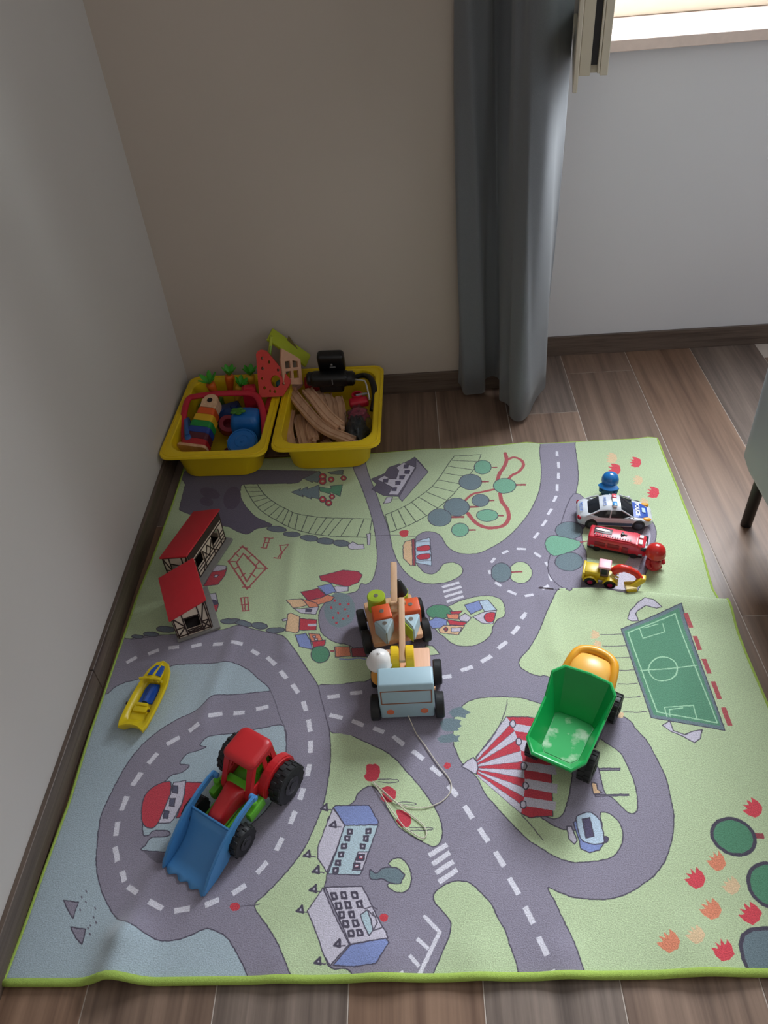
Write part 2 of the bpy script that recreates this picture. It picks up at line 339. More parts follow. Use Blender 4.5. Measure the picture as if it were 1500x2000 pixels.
# ================================================================ RUG
# the print: outlines on the rug plane in millimetres (p = filled shape, s = line), drawn into a fresh raster
RUG_PRINT = [
('p', 'water', 0, 0, [-149, 1023, 159, 1021, 232, 952, 261, 866, 286, 621, 241, 554, 211, 498, 230, 453, 259, 399, -150, 402, -188, 499]),
('p', 'road', 0, 1, [-136, 1077, -106, 1078, -64, 1085, -8, 1085, 96, 1093, 133, 1098, 168, 1089, 227, 1068, 259, 1032, 291, 980, 317, 937, 333, 883, 346, 832, 352, 776, 350, 728, 345, 687, 331, 641, 319, 609, 301, 580, 281, 555, 259, 531, 244, 513, 267, 484, 289, 454, 312, 412, 317, 398, 252, 399, 246, 413, 226, 443, 207, 466, 186, 477, 169, 480, 149, 471, 129, 465, 105, 463, 87, 467, 60, 479, 29, 494, 12, 508, -5, 528, -20, 550, -36, 582, -44, 613, -50, 642, -54, 675, -50, 706, -43, 740, -33, 775, -14, 813, 15, 846, 47, 870, 81, 889, 103, 915, 121, 922, 159, 923, 196, 926, 221, 930, 192, 960, 165, 986, 136, 1001, 107, 1003, 28, 1004, 5, 1000, -53, 972, -82, 964, -102, 954, -122, 943]),
('p', 'water', 0, 1, [258, 844, 215, 843, 172, 835, 125, 831, 108, 825, 100, 811, 112, 806, 98, 799, 78, 792, 69, 773, 87, 768, 78, 755, 58, 749, 47, 736, 30, 724, 24, 690, 26, 656, 30, 642, 34, 635, 43, 636, 46, 642, 55, 644, 75, 642, 79, 636, 70, 632, 51, 632, 44, 628, 40, 618, 36, 610, 78, 605, 103, 602, 138, 603, 171, 616, 220, 651, 255, 697, 267, 757, 268, 779]),
('s', 'road2', 1, 2, [221, 930, 235, 900, 246, 869, 258, 844, 265, 811]),
('p', 'road2', 0, 0, [39, 608, 76, 605, 80, 585, 68, 586, 52, 596]),
('p', 'ball', 1, 1, [49, 736, 35, 731, 22, 720, 16, 703, 19, 677, 28, 655, 42, 648, 53, 656, 59, 681, 64, 710, 60, 734]),
('p', 'ball', 0, 1, [88, 734, 119, 732, 113, 708, 105, 695, 94, 668, 84, 665, 89, 691]),
('p', 'wall', 0, 1, [65, 734, 87, 737, 90, 709, 89, 691, 80, 663, 76, 657, 54, 657, 59, 681, 64, 710]),
('p', 'win', 0, 1, [65, 728, 75, 727, 77, 712, 67, 714]),
('p', 'win', 0, 1, [65, 703, 75, 702, 76, 687, 67, 689]),
('p', 'win', 0, 1, [60, 680, 69, 678, 69, 665, 61, 666]),
('p', 'road', 0, 1, [-76, 530, -50, 526, -51, 512, -51, 501, -63, 513]),
('p', 'road', 0, 1, [-51, 488, -25, 484, -24, 472, -24, 461, -38, 472]),
('s', 'seam', 0, 2, [-44, 546, -41, 542]),
('s', 'seam', 0, 2, [-49, 536, -46, 532]),
('s', 'seam', 0, 2, [-39, 528, -36, 524]),
('s', 'seam', 0, 2, [-45, 516, -42, 512]),
('s', 'seam', 0, 2, [-20, 518, -18, 514]),
('s', 'seam', 0, 2, [-19, 504, -16, 500]),
('s', 'seam', 0, 2, [-21, 491, -18, 488]),
('s', 'seam', 0, 2, [-12, 495, -9, 492]),
('s', 'seam', 0, 2, [-23, 487, -20, 484]),
('s', 'seam', 0, 2, [-17, 478, -14, 474]),
('p', 'road', 0, 1, [363, 1679, 362, 1786, 518, 1796, 802, 1769, 971, 1753, 961, 1688, 952, 1596, 942, 1534, 926, 1475, 930, 1417, 867, 1172, 843, 1174, 827, 1158, 815, 1135, 795, 1096, 775, 1053, 748, 1008, 726, 982, 724, 963, 740, 947, 759, 938, 785, 930, 901, 840, 917, 814, 932, 787, 941, 750, 947, 713, 945, 674, 942, 644, 932, 612, 919, 586, 904, 564, 883, 544, 854, 527, 828, 516, 801, 511, 776, 512, 752, 515, 733, 522, 714, 530, 722, 509, 730, 483, 738, 459, 744, 434, 748, 411, 749, 391, 654, 393, 653, 404, 651, 423, 645, 445, 640, 467, 631, 485, 623, 506, 611, 522, 599, 535, 587, 543, 571, 545, 556, 542, 540, 533, 532, 524, 533, 513, 543, 501, 555, 486, 557, 477, 552, 459, 539, 434, 526, 408, 522, 395, 410, 397, 405, 410, 395, 419, 368, 425, 348, 488, 359, 568, 354, 656, 395, 683, 404, 700, 415, 711, 431, 715, 445, 700, 455, 678, 467, 655, 481, 634, 510, 615, 532, 603, 543, 605, 550, 617, 551, 638, 544, 662, 530, 688, 513, 715, 492, 742, 473, 767, 451, 785, 413, 806, 380, 824, 349, 829, 344, 863, 334, 911, 320, 937, 351, 937, 392, 942, 420, 946, 435, 981, 378, 1034, 353, 1043, 333, 1055, 314, 1077, 306, 1115, 310, 1144, 331, 1173, 369, 1182, 386, 1187, 392, 1196, 397, 1210, 410, 1208, 423, 1223, 430, 1256, 432, 1302, 426, 1376, 416, 1438, 403, 1497, 385, 1566, 364, 1635]),
('p', 'road', 0, 0, [332, 884, 349, 829, 403, 816, 399, 941, 348, 937, 317, 937]),
('s', 'line', 1, 2, [317, 937, 332, 883, 347, 829]),
('p', 'green', 0, 1, [397, 1654, 385, 1784, 518, 1796, 802, 1769, 876, 1762, 863, 1663, 857, 1591, 846, 1529, 831, 1482, 805, 1426, 773, 1378, 739, 1338, 703, 1309, 670, 1291, 637, 1290, 613, 1300, 596, 1322, 587, 1348, 577, 1365, 558, 1374, 540, 1371, 525, 1355, 519, 1311, 522, 1272, 533, 1250, 543, 1236, 560, 1232, 574, 1242, 586, 1261, 607, 1265, 624, 1254, 629, 1237, 619, 1220, 597, 1207, 573, 1202, 542, 1204, 518, 1217, 497, 1242, 480, 1278, 469, 1320, 462, 1368, 453, 1414, 443, 1453, 430, 1513, 413, 1577]),
('p', 'green', 1, 1, [593, 1134, 614, 1146, 641, 1154, 668, 1158, 691, 1154, 707, 1141, 711, 1118, 707, 1097, 693, 1089, 680, 1069, 676, 1052, 661, 1035, 638, 1023, 613, 1022, 592, 1030, 577, 1047, 559, 1068, 547, 1105, 561, 1126]),
('p', 'green', 0, 1, [536, 1028, 551, 1025, 561, 1011, 566, 1003, 550, 1001, 535, 1002]),
('p', 'green', 0, 1, [747, 877, 719, 889, 700, 892, 677, 894, 644, 893, 620, 888, 602, 875, 586, 853, 581, 820, 580, 798, 584, 780, 593, 755, 618, 723, 629, 694, 647, 668, 668, 640, 693, 610, 712, 595, 737, 578, 762, 570, 786, 570, 813, 573, 830, 580, 842, 593, 850, 610, 851, 625, 847, 639, 836, 651, 826, 654, 820, 649, 815, 624, 760, 625, 745, 630, 729, 641, 721, 651, 759, 653, 795, 758, 800, 844]),
('p', 'green', 0, 1, [839, 798, 861, 782, 869, 775, 880, 762, 887, 734, 891, 700, 887, 665, 881, 652, 870, 650, 860, 661, 848, 678, 837, 687, 835, 707, 834, 736, 824, 767]),
('p', 'road', 0, 1, [836, 735, 872, 734, 871, 730, 835, 731]),
('p', 'road', 0, 1, [819, 686, 876, 685, 876, 682, 819, 683]),
('p', 'peach', 0, 1, [818, 709, 826, 706, 825, 696, 831, 690, 825, 687, 817, 688, 816, 697]),
('p', 'ball', 0, 1, [684, 849, 724, 847, 764, 838, 752, 739, 741, 650, 700, 648, 687, 656, 620, 727, 616, 734, 620, 765]),
('p', 'wall', 0, 0, [620, 764, 621, 760, 692, 835, 684, 849]),
('p', 'wall', 0, 0, [621, 756, 621, 753, 699, 800, 696, 818]),
('p', 'wall', 0, 0, [621, 750, 621, 746, 703, 754, 702, 776]),
('p', 'wall', 0, 0, [621, 743, 621, 740, 702, 720, 703, 737]),
('p', 'wall', 0, 0, [621, 737, 621, 734, 696, 686, 700, 702]),
('p', 'wall', 0, 0, [620, 731, 619, 727, 687, 656, 692, 670]),
('s', 'seam', 0, 1, [620, 764, 684, 849]),
('s', 'seam', 0, 1, [621, 760, 692, 835]),
('s', 'seam', 0, 1, [621, 756, 696, 818]),
('s', 'seam', 0, 1, [621, 753, 699, 800]),
('s', 'seam', 0, 1, [621, 750, 702, 776]),
('s', 'seam', 0, 1, [621, 746, 703, 754]),
('s', 'seam', 0, 1, [621, 743, 703, 737]),
('s', 'seam', 0, 1, [621, 740, 702, 720]),
('s', 'seam', 0, 1, [621, 737, 700, 702]),
('s', 'seam', 0, 1, [621, 734, 696, 686]),
('s', 'seam', 0, 1, [620, 731, 692, 670]),
('s', 'seam', 0, 1, [619, 727, 687, 656]),
('p', 'wall', 0, 0, [692, 835, 696, 818, 754, 805, 751, 821]),
('p', 'wall', 0, 0, [699, 800, 702, 776, 759, 763, 756, 787]),
('p', 'wall', 0, 0, [703, 754, 703, 737, 759, 725, 759, 742]),
('p', 'wall', 0, 0, [702, 720, 700, 702, 754, 690, 758, 708]),
('p', 'wall', 0, 0, [696, 686, 692, 670, 746, 659, 750, 675]),
('p', 'wall', 1, 1, [699, 833, 698, 828, 695, 826, 692, 826, 690, 829, 689, 834, 691, 838, 694, 841, 697, 841, 699, 838]),
('p', 'wall', 1, 1, [706, 795, 704, 790, 701, 787, 698, 788, 696, 790, 696, 795, 697, 800, 700, 802, 703, 802, 705, 799]),
('p', 'wall', 1, 1, [709, 744, 707, 740, 704, 737, 701, 737, 699, 740, 699, 745, 700, 749, 703, 752, 706, 751, 708, 749]),
('p', 'wall', 1, 1, [707, 706, 705, 702, 703, 700, 700, 700, 698, 702, 697, 707, 699, 711, 701, 713, 704, 713, 706, 710]),
('p', 'wall', 1, 1, [698, 672, 697, 668, 694, 665, 691, 665, 689, 668, 689, 672, 690, 676, 693, 678, 696, 678, 698, 676]),
('p', 'wall', 0, 1, [592, 748, 604, 759, 615, 765, 621, 754, 621, 742, 617, 731, 606, 738]),
('s', 'line', 1, 1.6, [690, 887, 684, 864, 667, 827, 645, 795, 619, 766]),
('s', 'line', 1, 1.6, [688, 653, 700, 637, 718, 608]),
('p', 'roofblue', 0, 1, [780, 642, 773, 637, 777, 606, 777, 592, 791, 585, 807, 589, 818, 602, 819, 612]),
('p', 'car', 1, 1, [779, 643, 788, 652, 806, 654, 818, 640, 819, 624, 819, 607, 814, 600, 800, 599, 787, 603, 780, 611]),
('p', 'win2', 0, 1, [789, 643, 802, 645, 803, 612, 789, 610]),
('p', 'wall', 0, 1, [761, 631, 769, 631, 774, 606, 768, 600, 761, 609]),
('p', 'win2', 1, 1, [825, 606, 823, 603, 821, 601, 819, 601, 818, 603, 818, 606, 819, 610, 821, 611, 823, 611, 825, 609]),
('p', 'bg', 0, 0, [576, 861, 583, 870, 600, 874, 607, 867, 618, 861, 608, 856, 606, 849, 592, 852, 582, 851]),
('p', 'bg', 0, 0, [557, 839, 565, 848, 582, 849, 598, 844, 594, 837, 599, 832, 590, 827, 593, 823, 573, 820, 561, 824]),
('p', 'bg', 0, 0, [550, 806, 560, 813, 580, 816, 586, 811, 594, 812, 589, 805, 592, 799, 575, 798, 556, 798]),
('p', 'red', 1, 0, [573, 750, 571, 746, 568, 744, 564, 744, 561, 746, 560, 750, 562, 754, 565, 757, 569, 756, 572, 754]),
('p', 'ball', 1, 0, [419, 756, 423, 759, 431, 758, 436, 759, 444, 750, 442, 733, 433, 725, 421, 726, 415, 736, 419, 741]),
('p', 'ball', 1, 0, [446, 710, 458, 714, 470, 708, 473, 696, 467, 685, 455, 684, 446, 691, 449, 700]),
('p', 'ball', 1, 0, [473, 668, 485, 667, 498, 655, 496, 639, 484, 637, 473, 648, 476, 655]),
('s', 'line', 1, 1.5, [441, 728, 458, 728, 475, 726, 476, 722, 458, 721, 441, 724]),
('s', 'line', 1, 1.5, [473, 682, 491, 683, 506, 680, 506, 677, 488, 678, 473, 679]),
('s', 'line', 1, 1.5, [496, 636, 531, 635, 531, 631, 496, 631]),
('p', 'wall', 0, 1, [362, 676, 384, 643, 372, 601, 358, 564, 350, 575, 341, 588, 340, 605, 349, 635]),
('p', 'roofblue', 0, 1, [366, 680, 425, 679, 443, 647, 440, 643, 384, 643, 363, 677]),
('p', 'lightblue', 0, 1, [384, 643, 442, 642, 428, 600, 413, 558, 360, 561, 372, 598]),
('p', 'wall', 0, 2, [390, 636, 397, 635, 397, 628, 390, 628]),
('p', 'wall', 0, 2, [386, 624, 393, 623, 393, 616, 386, 617]),
('p', 'wall', 0, 2, [381, 610, 388, 610, 388, 603, 381, 603]),
('p', 'wall', 0, 2, [377, 596, 384, 596, 383, 589, 377, 589]),
('p', 'wall', 0, 2, [372, 582, 379, 582, 379, 575, 372, 576]),
('p', 'wall', 0, 2, [369, 570, 376, 570, 375, 563, 369, 563]),
('p', 'wall', 0, 2, [422, 635, 429, 635, 428, 628, 422, 628]),
('p', 'wall', 0, 2, [418, 623, 425, 623, 424, 615, 418, 616]),
('p', 'wall', 0, 2, [413, 609, 420, 608, 419, 602, 413, 602]),
('p', 'wall', 0, 1, [409, 596, 426, 596, 417, 566, 400, 566]),
('p', 'ball', 0, 2, [409, 591, 419, 591, 418, 583, 408, 583]),
('p', 'wall', 0, 0, [412, 589, 416, 589, 416, 586, 411, 586]),
('p', 'ball', 0, 2, [403, 577, 412, 577, 411, 569, 402, 569]),
('p', 'wall', 0, 0, [405, 575, 410, 575, 409, 572, 405, 572]),
('p', 'wall', 0, 1, [330, 504, 353, 539, 374, 497, 399, 453, 372, 424, 362, 436, 346, 473]),
('p', 'wall', 0, 1, [357, 540, 417, 540, 428, 520, 440, 496, 450, 478, 456, 470, 459, 459, 401, 453, 377, 500]),
('p', 'roofblue', 0, 1, [401, 452, 456, 459, 461, 453, 451, 437, 441, 423, 407, 421, 376, 424]),
('p', 'wall', 0, 2, [367, 530, 374, 530, 377, 522, 370, 521]),
('p', 'wall', 0, 2, [383, 531, 390, 531, 392, 522, 385, 522]),
('p', 'wall', 0, 2, [400, 531, 408, 531, 410, 522, 403, 522]),
('p', 'wall', 0, 2, [375, 515, 382, 515, 385, 507, 377, 506]),
('p', 'wall', 0, 2, [390, 516, 397, 516, 400, 507, 393, 507]),
('p', 'wall', 0, 2, [409, 516, 416, 517, 418, 508, 411, 508]),
('p', 'wall', 0, 2, [381, 501, 388, 501, 390, 493, 383, 492]),
('p', 'wall', 0, 2, [397, 501, 404, 501, 406, 493, 399, 493]),
('p', 'wall', 0, 2, [388, 487, 395, 487, 397, 479, 390, 479]),
('p', 'wall', 0, 2, [403, 488, 410, 488, 413, 480, 406, 479]),
('p', 'wall', 0, 2, [397, 472, 404, 473, 406, 465, 399, 464]),
('p', 'wall', 0, 2, [411, 473, 417, 473, 420, 465, 413, 465]),
('p', 'lightblue', 0, 1, [415, 496, 426, 503, 432, 489, 436, 472, 430, 464, 422, 479]),
('s', 'line', 0, 2, [413, 509, 423, 505, 433, 508, 442, 504]),
('s', 'line', 0, 2, [426, 503, 436, 494, 444, 491]),
('s', 'line', 0, 2, [435, 499, 442, 484, 436, 471, 450, 476]),
('p', 'red', 1, 0, [459, 491, 458, 487, 455, 485, 451, 485, 447, 487, 446, 491, 447, 495, 450, 497, 454, 497, 458, 495]),
('p', 'red', 1, 0, [220, 513, 219, 509, 216, 506, 210, 506, 206, 509, 204, 513, 205, 517, 208, 519, 214, 519, 218, 517]),
('s', 'line', 0, 1.5, [220, 513, 253, 516]),
('p', 'wall', 0, 2, [341, 675, 350, 684, 352, 672]),
('s', 'line', 0, 2, [352, 673, 362, 672]),
('p', 'wall', 0, 2, [358, 643, 367, 651, 369, 640]),
('s', 'line', 0, 2, [369, 641, 379, 640]),
('p', 'wall', 0, 2, [317, 592, 326, 601, 328, 590]),
('s', 'line', 0, 2, [328, 591, 338, 590]),
('p', 'wall', 0, 2, [334, 565, 343, 574, 345, 563]),
('s', 'line', 0, 2, [345, 564, 354, 563]),
('p', 'wall', 0, 2, [332, 536, 341, 544, 342, 533]),
('s', 'line', 0, 2, [342, 534, 352, 534]),
('p', 'wall', 0, 2, [313, 504, 321, 512, 323, 502]),
('s', 'line', 0, 2, [323, 503, 332, 502]),
('p', 'wall', 0, 2, [376, 452, 384, 460, 385, 450]),
('s', 'line', 0, 2, [385, 451, 394, 451]),
('p', 'wall', 0, 2, [347, 428, 355, 435, 357, 426]),
('s', 'line', 0, 2, [357, 427, 365, 426]),
('p', 'green', 1, 1, [460, 576, 470, 584, 481, 584, 492, 572, 497, 556, 494, 537, 483, 529, 469, 531, 458, 540, 464, 547, 475, 559, 467, 568]),
('p', 'bg', 1, 1, [429, 566, 439, 561, 450, 568, 461, 570, 475, 568, 481, 562, 486, 557, 482, 549, 478, 543, 464, 544, 450, 551, 439, 550, 430, 552]),
('s', 'dash', 0, 9, [-2, 757, -11, 731]),
('s', 'dash', 0, 9, [-17, 710, -19, 684]),
('s', 'dash', 0, 9, [-20, 662, -17, 637]),
('s', 'dash', 0, 9, [-13, 617, -2, 592]),
('s', 'dash', 0, 9, [10, 575, 19, 558]),
('s', 'dash', 0, 9, [27, 549, 47, 537]),
('s', 'dash', 0, 9, [70, 523, 94, 512]),
('s', 'dash', 0, 9, [114, 508, 139, 512]),
('s', 'dash', 0, 9, [163, 516, 184, 524]),
('s', 'dash', 0, 9, [205, 533, 225, 547]),
('s', 'dash', 0, 9, [241, 565, 256, 584]),
('s', 'dash', 0, 9, [269, 603, 278, 625]),
('s', 'dash', 0, 9, [289, 649, 294, 670]),
('s', 'dash', 0, 9, [301, 694, 306, 715]),
('s', 'dash', 0, 9, [312, 738, 312, 755]),
('s', 'dash', 0, 9, [-95, 1013, -76, 1027]),
('s', 'dash', 0, 9, [-53, 1033, -32, 1044]),
('s', 'dash', 0, 9, [-12, 1048, 10, 1050]),
('s', 'dash', 0, 9, [37, 1050, 58, 1055]),
('s', 'dash', 0, 9, [83, 1054, 105, 1053]),
('s', 'dash', 0, 9, [123, 1054, 148, 1050]),
('s', 'dash', 0, 9, [169, 1034, 186, 1021]),
('s', 'dash', 0, 9, [205, 1013, 225, 992]),
('s', 'dash', 0, 9, [237, 975, 252, 956]),
('s', 'dash', 0, 9, [265, 941, 279, 920]),
('s', 'dash', 0, 9, [290, 900, 298, 878]),
('s', 'dash', 0, 9, [304, 858, 310, 831]),
('s', 'dash', 0, 9, [312, 811, 314, 785]),
('s', 'dash', 0, 9, [314, 762, 312, 738]),
('s', 'dash', 0, 9, [307, 714, 302, 693]),
('s', 'dash', 0, 9, [296, 672, 290, 658]),
('s', 'dash', 0, 9, [106, 873, 132, 879]),
('s', 'dash', 0, 9, [154, 878, 176, 880]),
('s', 'dash', 0, 9, [198, 886, 222, 891]),
('s', 'dash', 0, 9, [73, 841, 91, 855]),
('s', 'dash', 0, 9, [35, 814, 57, 829]),
('s', 'dash', 0, 9, [8, 775, 21, 796]),
('s', 'dash', 0, 9, [-12, 732, 0, 756]),
('s', 'dash', 0, 9, [-20, 683, -15, 710]),
('s', 'dash', 0, 9, [338, 908, 362, 911]),
('s', 'dash', 0, 9, [383, 916, 407, 917]),
('s', 'dash', 0, 9, [345, 867, 370, 859]),
('s', 'dash', 0, 9, [389, 852, 412, 841]),
('s', 'dash', 0, 9, [431, 834, 451, 824]),
('s', 'dash', 0, 9, [468, 815, 488, 796]),
('s', 'dash', 0, 9, [504, 783, 524, 765]),
('s', 'dash', 0, 9, [537, 749, 555, 731]),
('s', 'dash', 0, 9, [566, 711, 580, 693]),
('s', 'dash', 0, 9, [567, 945, 586, 948]),
('s', 'dash', 0, 9, [605, 960, 630, 969]),
('s', 'dash', 0, 9, [648, 980, 670, 994]),
('s', 'dash', 0, 9, [685, 1012, 705, 1029]),
('s', 'dash', 0, 9, [718, 1048, 735, 1068]),
('s', 'dash', 0, 9, [743, 1089, 752, 1100]),
('s', 'dash', 0, 9, [567, 710, 580, 690]),
('s', 'dash', 0, 9, [592, 672, 604, 649]),
('s', 'dash', 0, 9, [614, 631, 627, 608]),
('s', 'dash', 0, 9, [637, 591, 649, 566]),
('s', 'dash', 0, 9, [655, 547, 667, 521]),
('s', 'dash', 0, 9, [674, 502, 684, 477]),
('s', 'dash', 0, 9, [689, 458, 698, 431]),
('s', 'dash', 0, 9, [702, 411, 704, 401]),
('s', 'dash', 0, 8, [527, 588, 558, 605]),
('s', 'dash', 0, 8, [532, 573, 562, 592]),
('s', 'dash', 0, 8, [537, 559, 567, 577]),
('s', 'dash', 0, 8, [541, 544, 572, 563]),
('s', 'dash', 0, 6, [517, 491, 539, 468, 505, 407]),
('s', 'dash', 0, 6, [504, 459, 521, 444]),
('s', 'dash', 0, 6, [492, 435, 506, 420]),
('s', 'dash', 0, 6, [479, 413, 482, 406]),
('s', 'dash', 0, 7, [909, 1662, 906, 1642]),
('s', 'dash', 0, 7, [905, 1616, 902, 1590]),
('s', 'dash', 0, 7, [898, 1571, 894, 1547]),
('s', 'dash', 0, 7, [888, 1526, 883, 1499]),
('s', 'dash', 0, 7, [879, 1481, 868, 1459]),
('s', 'dash', 0, 7, [860, 1433, 847, 1412]),
('s', 'dash', 0, 7, [841, 1393, 827, 1372]),
('s', 'dash', 0, 7, [816, 1351, 803, 1333]),
('s', 'dash', 0, 7, [723, 1287, 738, 1295]),
('s', 'dash', 0, 7, [758, 1301, 779, 1298]),
('s', 'dash', 0, 7, [797, 1286, 810, 1271]),
('s', 'dash', 0, 7, [818, 1254, 824, 1234]),
('s', 'dash', 0, 7, [821, 1215, 823, 1193]),
('s', 'dash', 0, 7, [814, 1181, 798, 1168]),
('s', 'dash', 0, 7, [777, 1155, 758, 1151]),
('s', 'dash', 0, 7, [740, 1157, 723, 1169]),
('s', 'dash', 0, 7, [710, 1183, 698, 1197]),
('s', 'dash', 0, 7, [690, 1223, 688, 1235]),
('s', 'dash', 0, 7, [695, 1259, 705, 1273]),
('s', 'dash', 0, 7, [754, 1105, 743, 1087]),
('s', 'dash', 0, 7, [733, 1066, 719, 1048]),
('s', 'dash', 0, 7, [579, 1190, 618, 1202]),
('s', 'dash', 0, 7, [581, 1176, 622, 1189]),
('s', 'dash', 0, 7, [583, 1161, 623, 1174]),
('s', 'dash', 0, 7, [587, 1146, 625, 1160]),
('p', 'green', 1, 1, [784, 1222, 776, 1202, 762, 1191, 746, 1192, 734, 1205, 732, 1225, 739, 1245, 754, 1257, 770, 1256, 781, 1242]),
('p', 'bg', 1, 1, [737, 1225, 731, 1207, 718, 1197, 705, 1198, 694, 1209, 692, 1228, 698, 1245, 711, 1256, 725, 1255, 735, 1243]),
('s', 'trunk', 0, 5, [737, 1226, 762, 1226]),
('p', 'bg2', 1, 0, [386, 1133, 381, 1105, 364, 1088, 343, 1089, 325, 1108, 317, 1137, 322, 1166, 338, 1184, 360, 1183, 379, 1163]),
('p', 'ball', 1, 0, [342, 1163, 341, 1161, 340, 1160, 338, 1160, 337, 1161, 336, 1163, 337, 1166, 338, 1167, 340, 1167, 341, 1165]),
('p', 'ball', 1, 0, [354, 1152, 353, 1150, 352, 1149, 350, 1149, 349, 1151, 348, 1153, 349, 1155, 350, 1156, 352, 1156, 353, 1154]),
('p', 'ball', 1, 0, [335, 1143, 335, 1141, 333, 1140, 332, 1140, 330, 1142, 330, 1144, 330, 1146, 331, 1147, 333, 1147, 334, 1146]),
('p', 'ball', 1, 0, [366, 1137, 365, 1135, 364, 1134, 362, 1134, 361, 1135, 360, 1137, 361, 1139, 362, 1140, 364, 1140, 365, 1139]),
('p', 'ball', 1, 0, [351, 1128, 351, 1126, 349, 1124, 348, 1125, 346, 1126, 346, 1128, 346, 1130, 347, 1131, 349, 1131, 350, 1130]),
('p', 'ball', 1, 0, [340, 1114, 340, 1112, 339, 1110, 337, 1111, 336, 1112, 335, 1114, 336, 1116, 337, 1117, 338, 1117, 340, 1116]),
('p', 'ball', 1, 0, [363, 1110, 363, 1108, 361, 1107, 360, 1107, 358, 1108, 358, 1110, 358, 1112, 359, 1113, 361, 1113, 362, 1112]),
('p', 'ball', 1, 0, [373, 1151, 372, 1149, 371, 1148, 369, 1148, 368, 1149, 367, 1152, 368, 1154, 369, 1155, 371, 1155, 372, 1153]),
('p', 'ball', 1, 0, [349, 1099, 348, 1097, 347, 1096, 345, 1096, 344, 1097, 343, 1099, 344, 1101, 345, 1102, 347, 1102, 348, 1101]),
('p', 'ball', 1, 0, [374, 1117, 373, 1115, 372, 1113, 371, 1114, 369, 1115, 369, 1117, 369, 1119, 370, 1120, 372, 1120, 373, 1119]),
('s', 'line2', 1, 2.2, [72, 1594, 95, 1543, 129, 1486, 178, 1441, 224, 1407, 272, 1385, 319, 1373, 411, 1362]),
('s', 'line2', 1, 2.2, [109, 1591, 133, 1547, 161, 1514, 195, 1485, 228, 1463, 294, 1443, 350, 1435, 418, 1428]),
('s', 'line2', 0, 2.2, [72, 1594, 109, 1591]),
('s', 'line2', 0, 2.2, [78, 1579, 116, 1577]),
('s', 'line2', 0, 2.2, [87, 1558, 125, 1559]),
('s', 'line2', 0, 2.2, [98, 1537, 135, 1543]),
('s', 'line2', 0, 2.2, [109, 1516, 145, 1530]),
('s', 'line2', 0, 2.2, [123, 1495, 156, 1519]),
('s', 'line2', 0, 2.2, [138, 1476, 168, 1507]),
('s', 'line2', 0, 2.2, [157, 1459, 181, 1496]),
('s', 'line2', 0, 2.2, [175, 1443, 193, 1486]),
('s', 'line2', 0, 2.2, [193, 1429, 204, 1477]),
('s', 'line2', 0, 2.2, [209, 1417, 215, 1469]),
('s', 'line2', 0, 2.2, [227, 1406, 230, 1462]),
('s', 'line2', 0, 2.2, [244, 1397, 254, 1454]),
('s', 'line2', 0, 2.2, [262, 1389, 280, 1446]),
('s', 'line2', 0, 2.2, [279, 1383, 303, 1441]),
('s', 'line2', 0, 2.2, [294, 1378, 323, 1438]),
('s', 'line2', 0, 2.2, [312, 1374, 344, 1435]),
('s', 'line2', 0, 2.2, [343, 1370, 369, 1433]),
('s', 'line2', 0, 2.2, [382, 1366, 398, 1430]),
('s', 'line2', 0, 2.2, [411, 1362, 418, 1428]),
('s', 'line2', 1, 2.2, [462, 1378, 496, 1393, 537, 1418, 585, 1460, 626, 1510, 657, 1563, 687, 1612, 708, 1666]),
('s', 'line2', 1, 2.2, [450, 1441, 477, 1456, 506, 1475, 538, 1505, 569, 1539, 595, 1584, 617, 1631, 636, 1666]),
('s', 'line2', 0, 2.2, [462, 1378, 450, 1441]),
('s', 'line2', 0, 2.2, [479, 1385, 464, 1449]),
('s', 'line2', 0, 2.2, [502, 1396, 482, 1459]),
('s', 'line2', 0, 2.2, [526, 1410, 499, 1469]),
('s', 'line2', 0, 2.2, [553, 1430, 517, 1484]),
('s', 'line2', 0, 2.2, [581, 1456, 535, 1502]),
('s', 'line2', 0, 2.2, [606, 1484, 554, 1521]),
('s', 'line2', 0, 2.2, [629, 1514, 571, 1542]),
('s', 'line2', 0, 2.2, [647, 1545, 586, 1568]),
('s', 'line2', 0, 2.2, [665, 1575, 601, 1596]),
('s', 'line2', 0, 2.2, [682, 1603, 614, 1624]),
('s', 'line2', 0, 2.2, [697, 1637, 626, 1648]),
('s', 'line2', 0, 2.2, [708, 1666, 636, 1666]),
('p', 'mount', 0, 1, [-83, 1506, -85, 1540, -87, 1603, -91, 1662, 259, 1632, 233, 1605, 217, 1585, 171, 1587, 120, 1590, 72, 1590, 68, 1569, 70, 1545, 92, 1499, 124, 1457, 152, 1438, 167, 1424, 130, 1413, 118, 1401, 106, 1396, 83, 1407, 59, 1425, 32, 1432, 7, 1450, -17, 1465, -56, 1484, -80, 1500]),
('p', 'mount2', 1, 0, [4, 1518, 0, 1510, -10, 1509, -22, 1515, -32, 1526, -35, 1537, -31, 1546, -21, 1547, -9, 1540, 1, 1529]),
('p', 'mount2', 1, 0, [16, 1547, 10, 1538, -4, 1538, -22, 1547, -36, 1562, -41, 1576, -35, 1585, -21, 1585, -3, 1576, 11, 1561]),
('p', 'mount2', 1, 0, [74, 1524, 68, 1500, 56, 1490, 42, 1497, 31, 1519, 27, 1548, 33, 1573, 46, 1584, 60, 1576, 71, 1553]),
('p', 'bg', 0, 1, [204, 1548, 229, 1561, 226, 1552, 246, 1566, 246, 1556, 276, 1571, 280, 1514, 259, 1524, 260, 1516, 235, 1534, 238, 1526]),
('p', 'bg', 0, 1, [232, 1602, 255, 1618, 272, 1631, 279, 1609, 272, 1581, 257, 1589, 258, 1582]),
('p', 'tree2', 0, 1, [277, 1563, 309, 1553, 307, 1564, 338, 1567, 334, 1521, 306, 1541, 309, 1532, 281, 1545]),
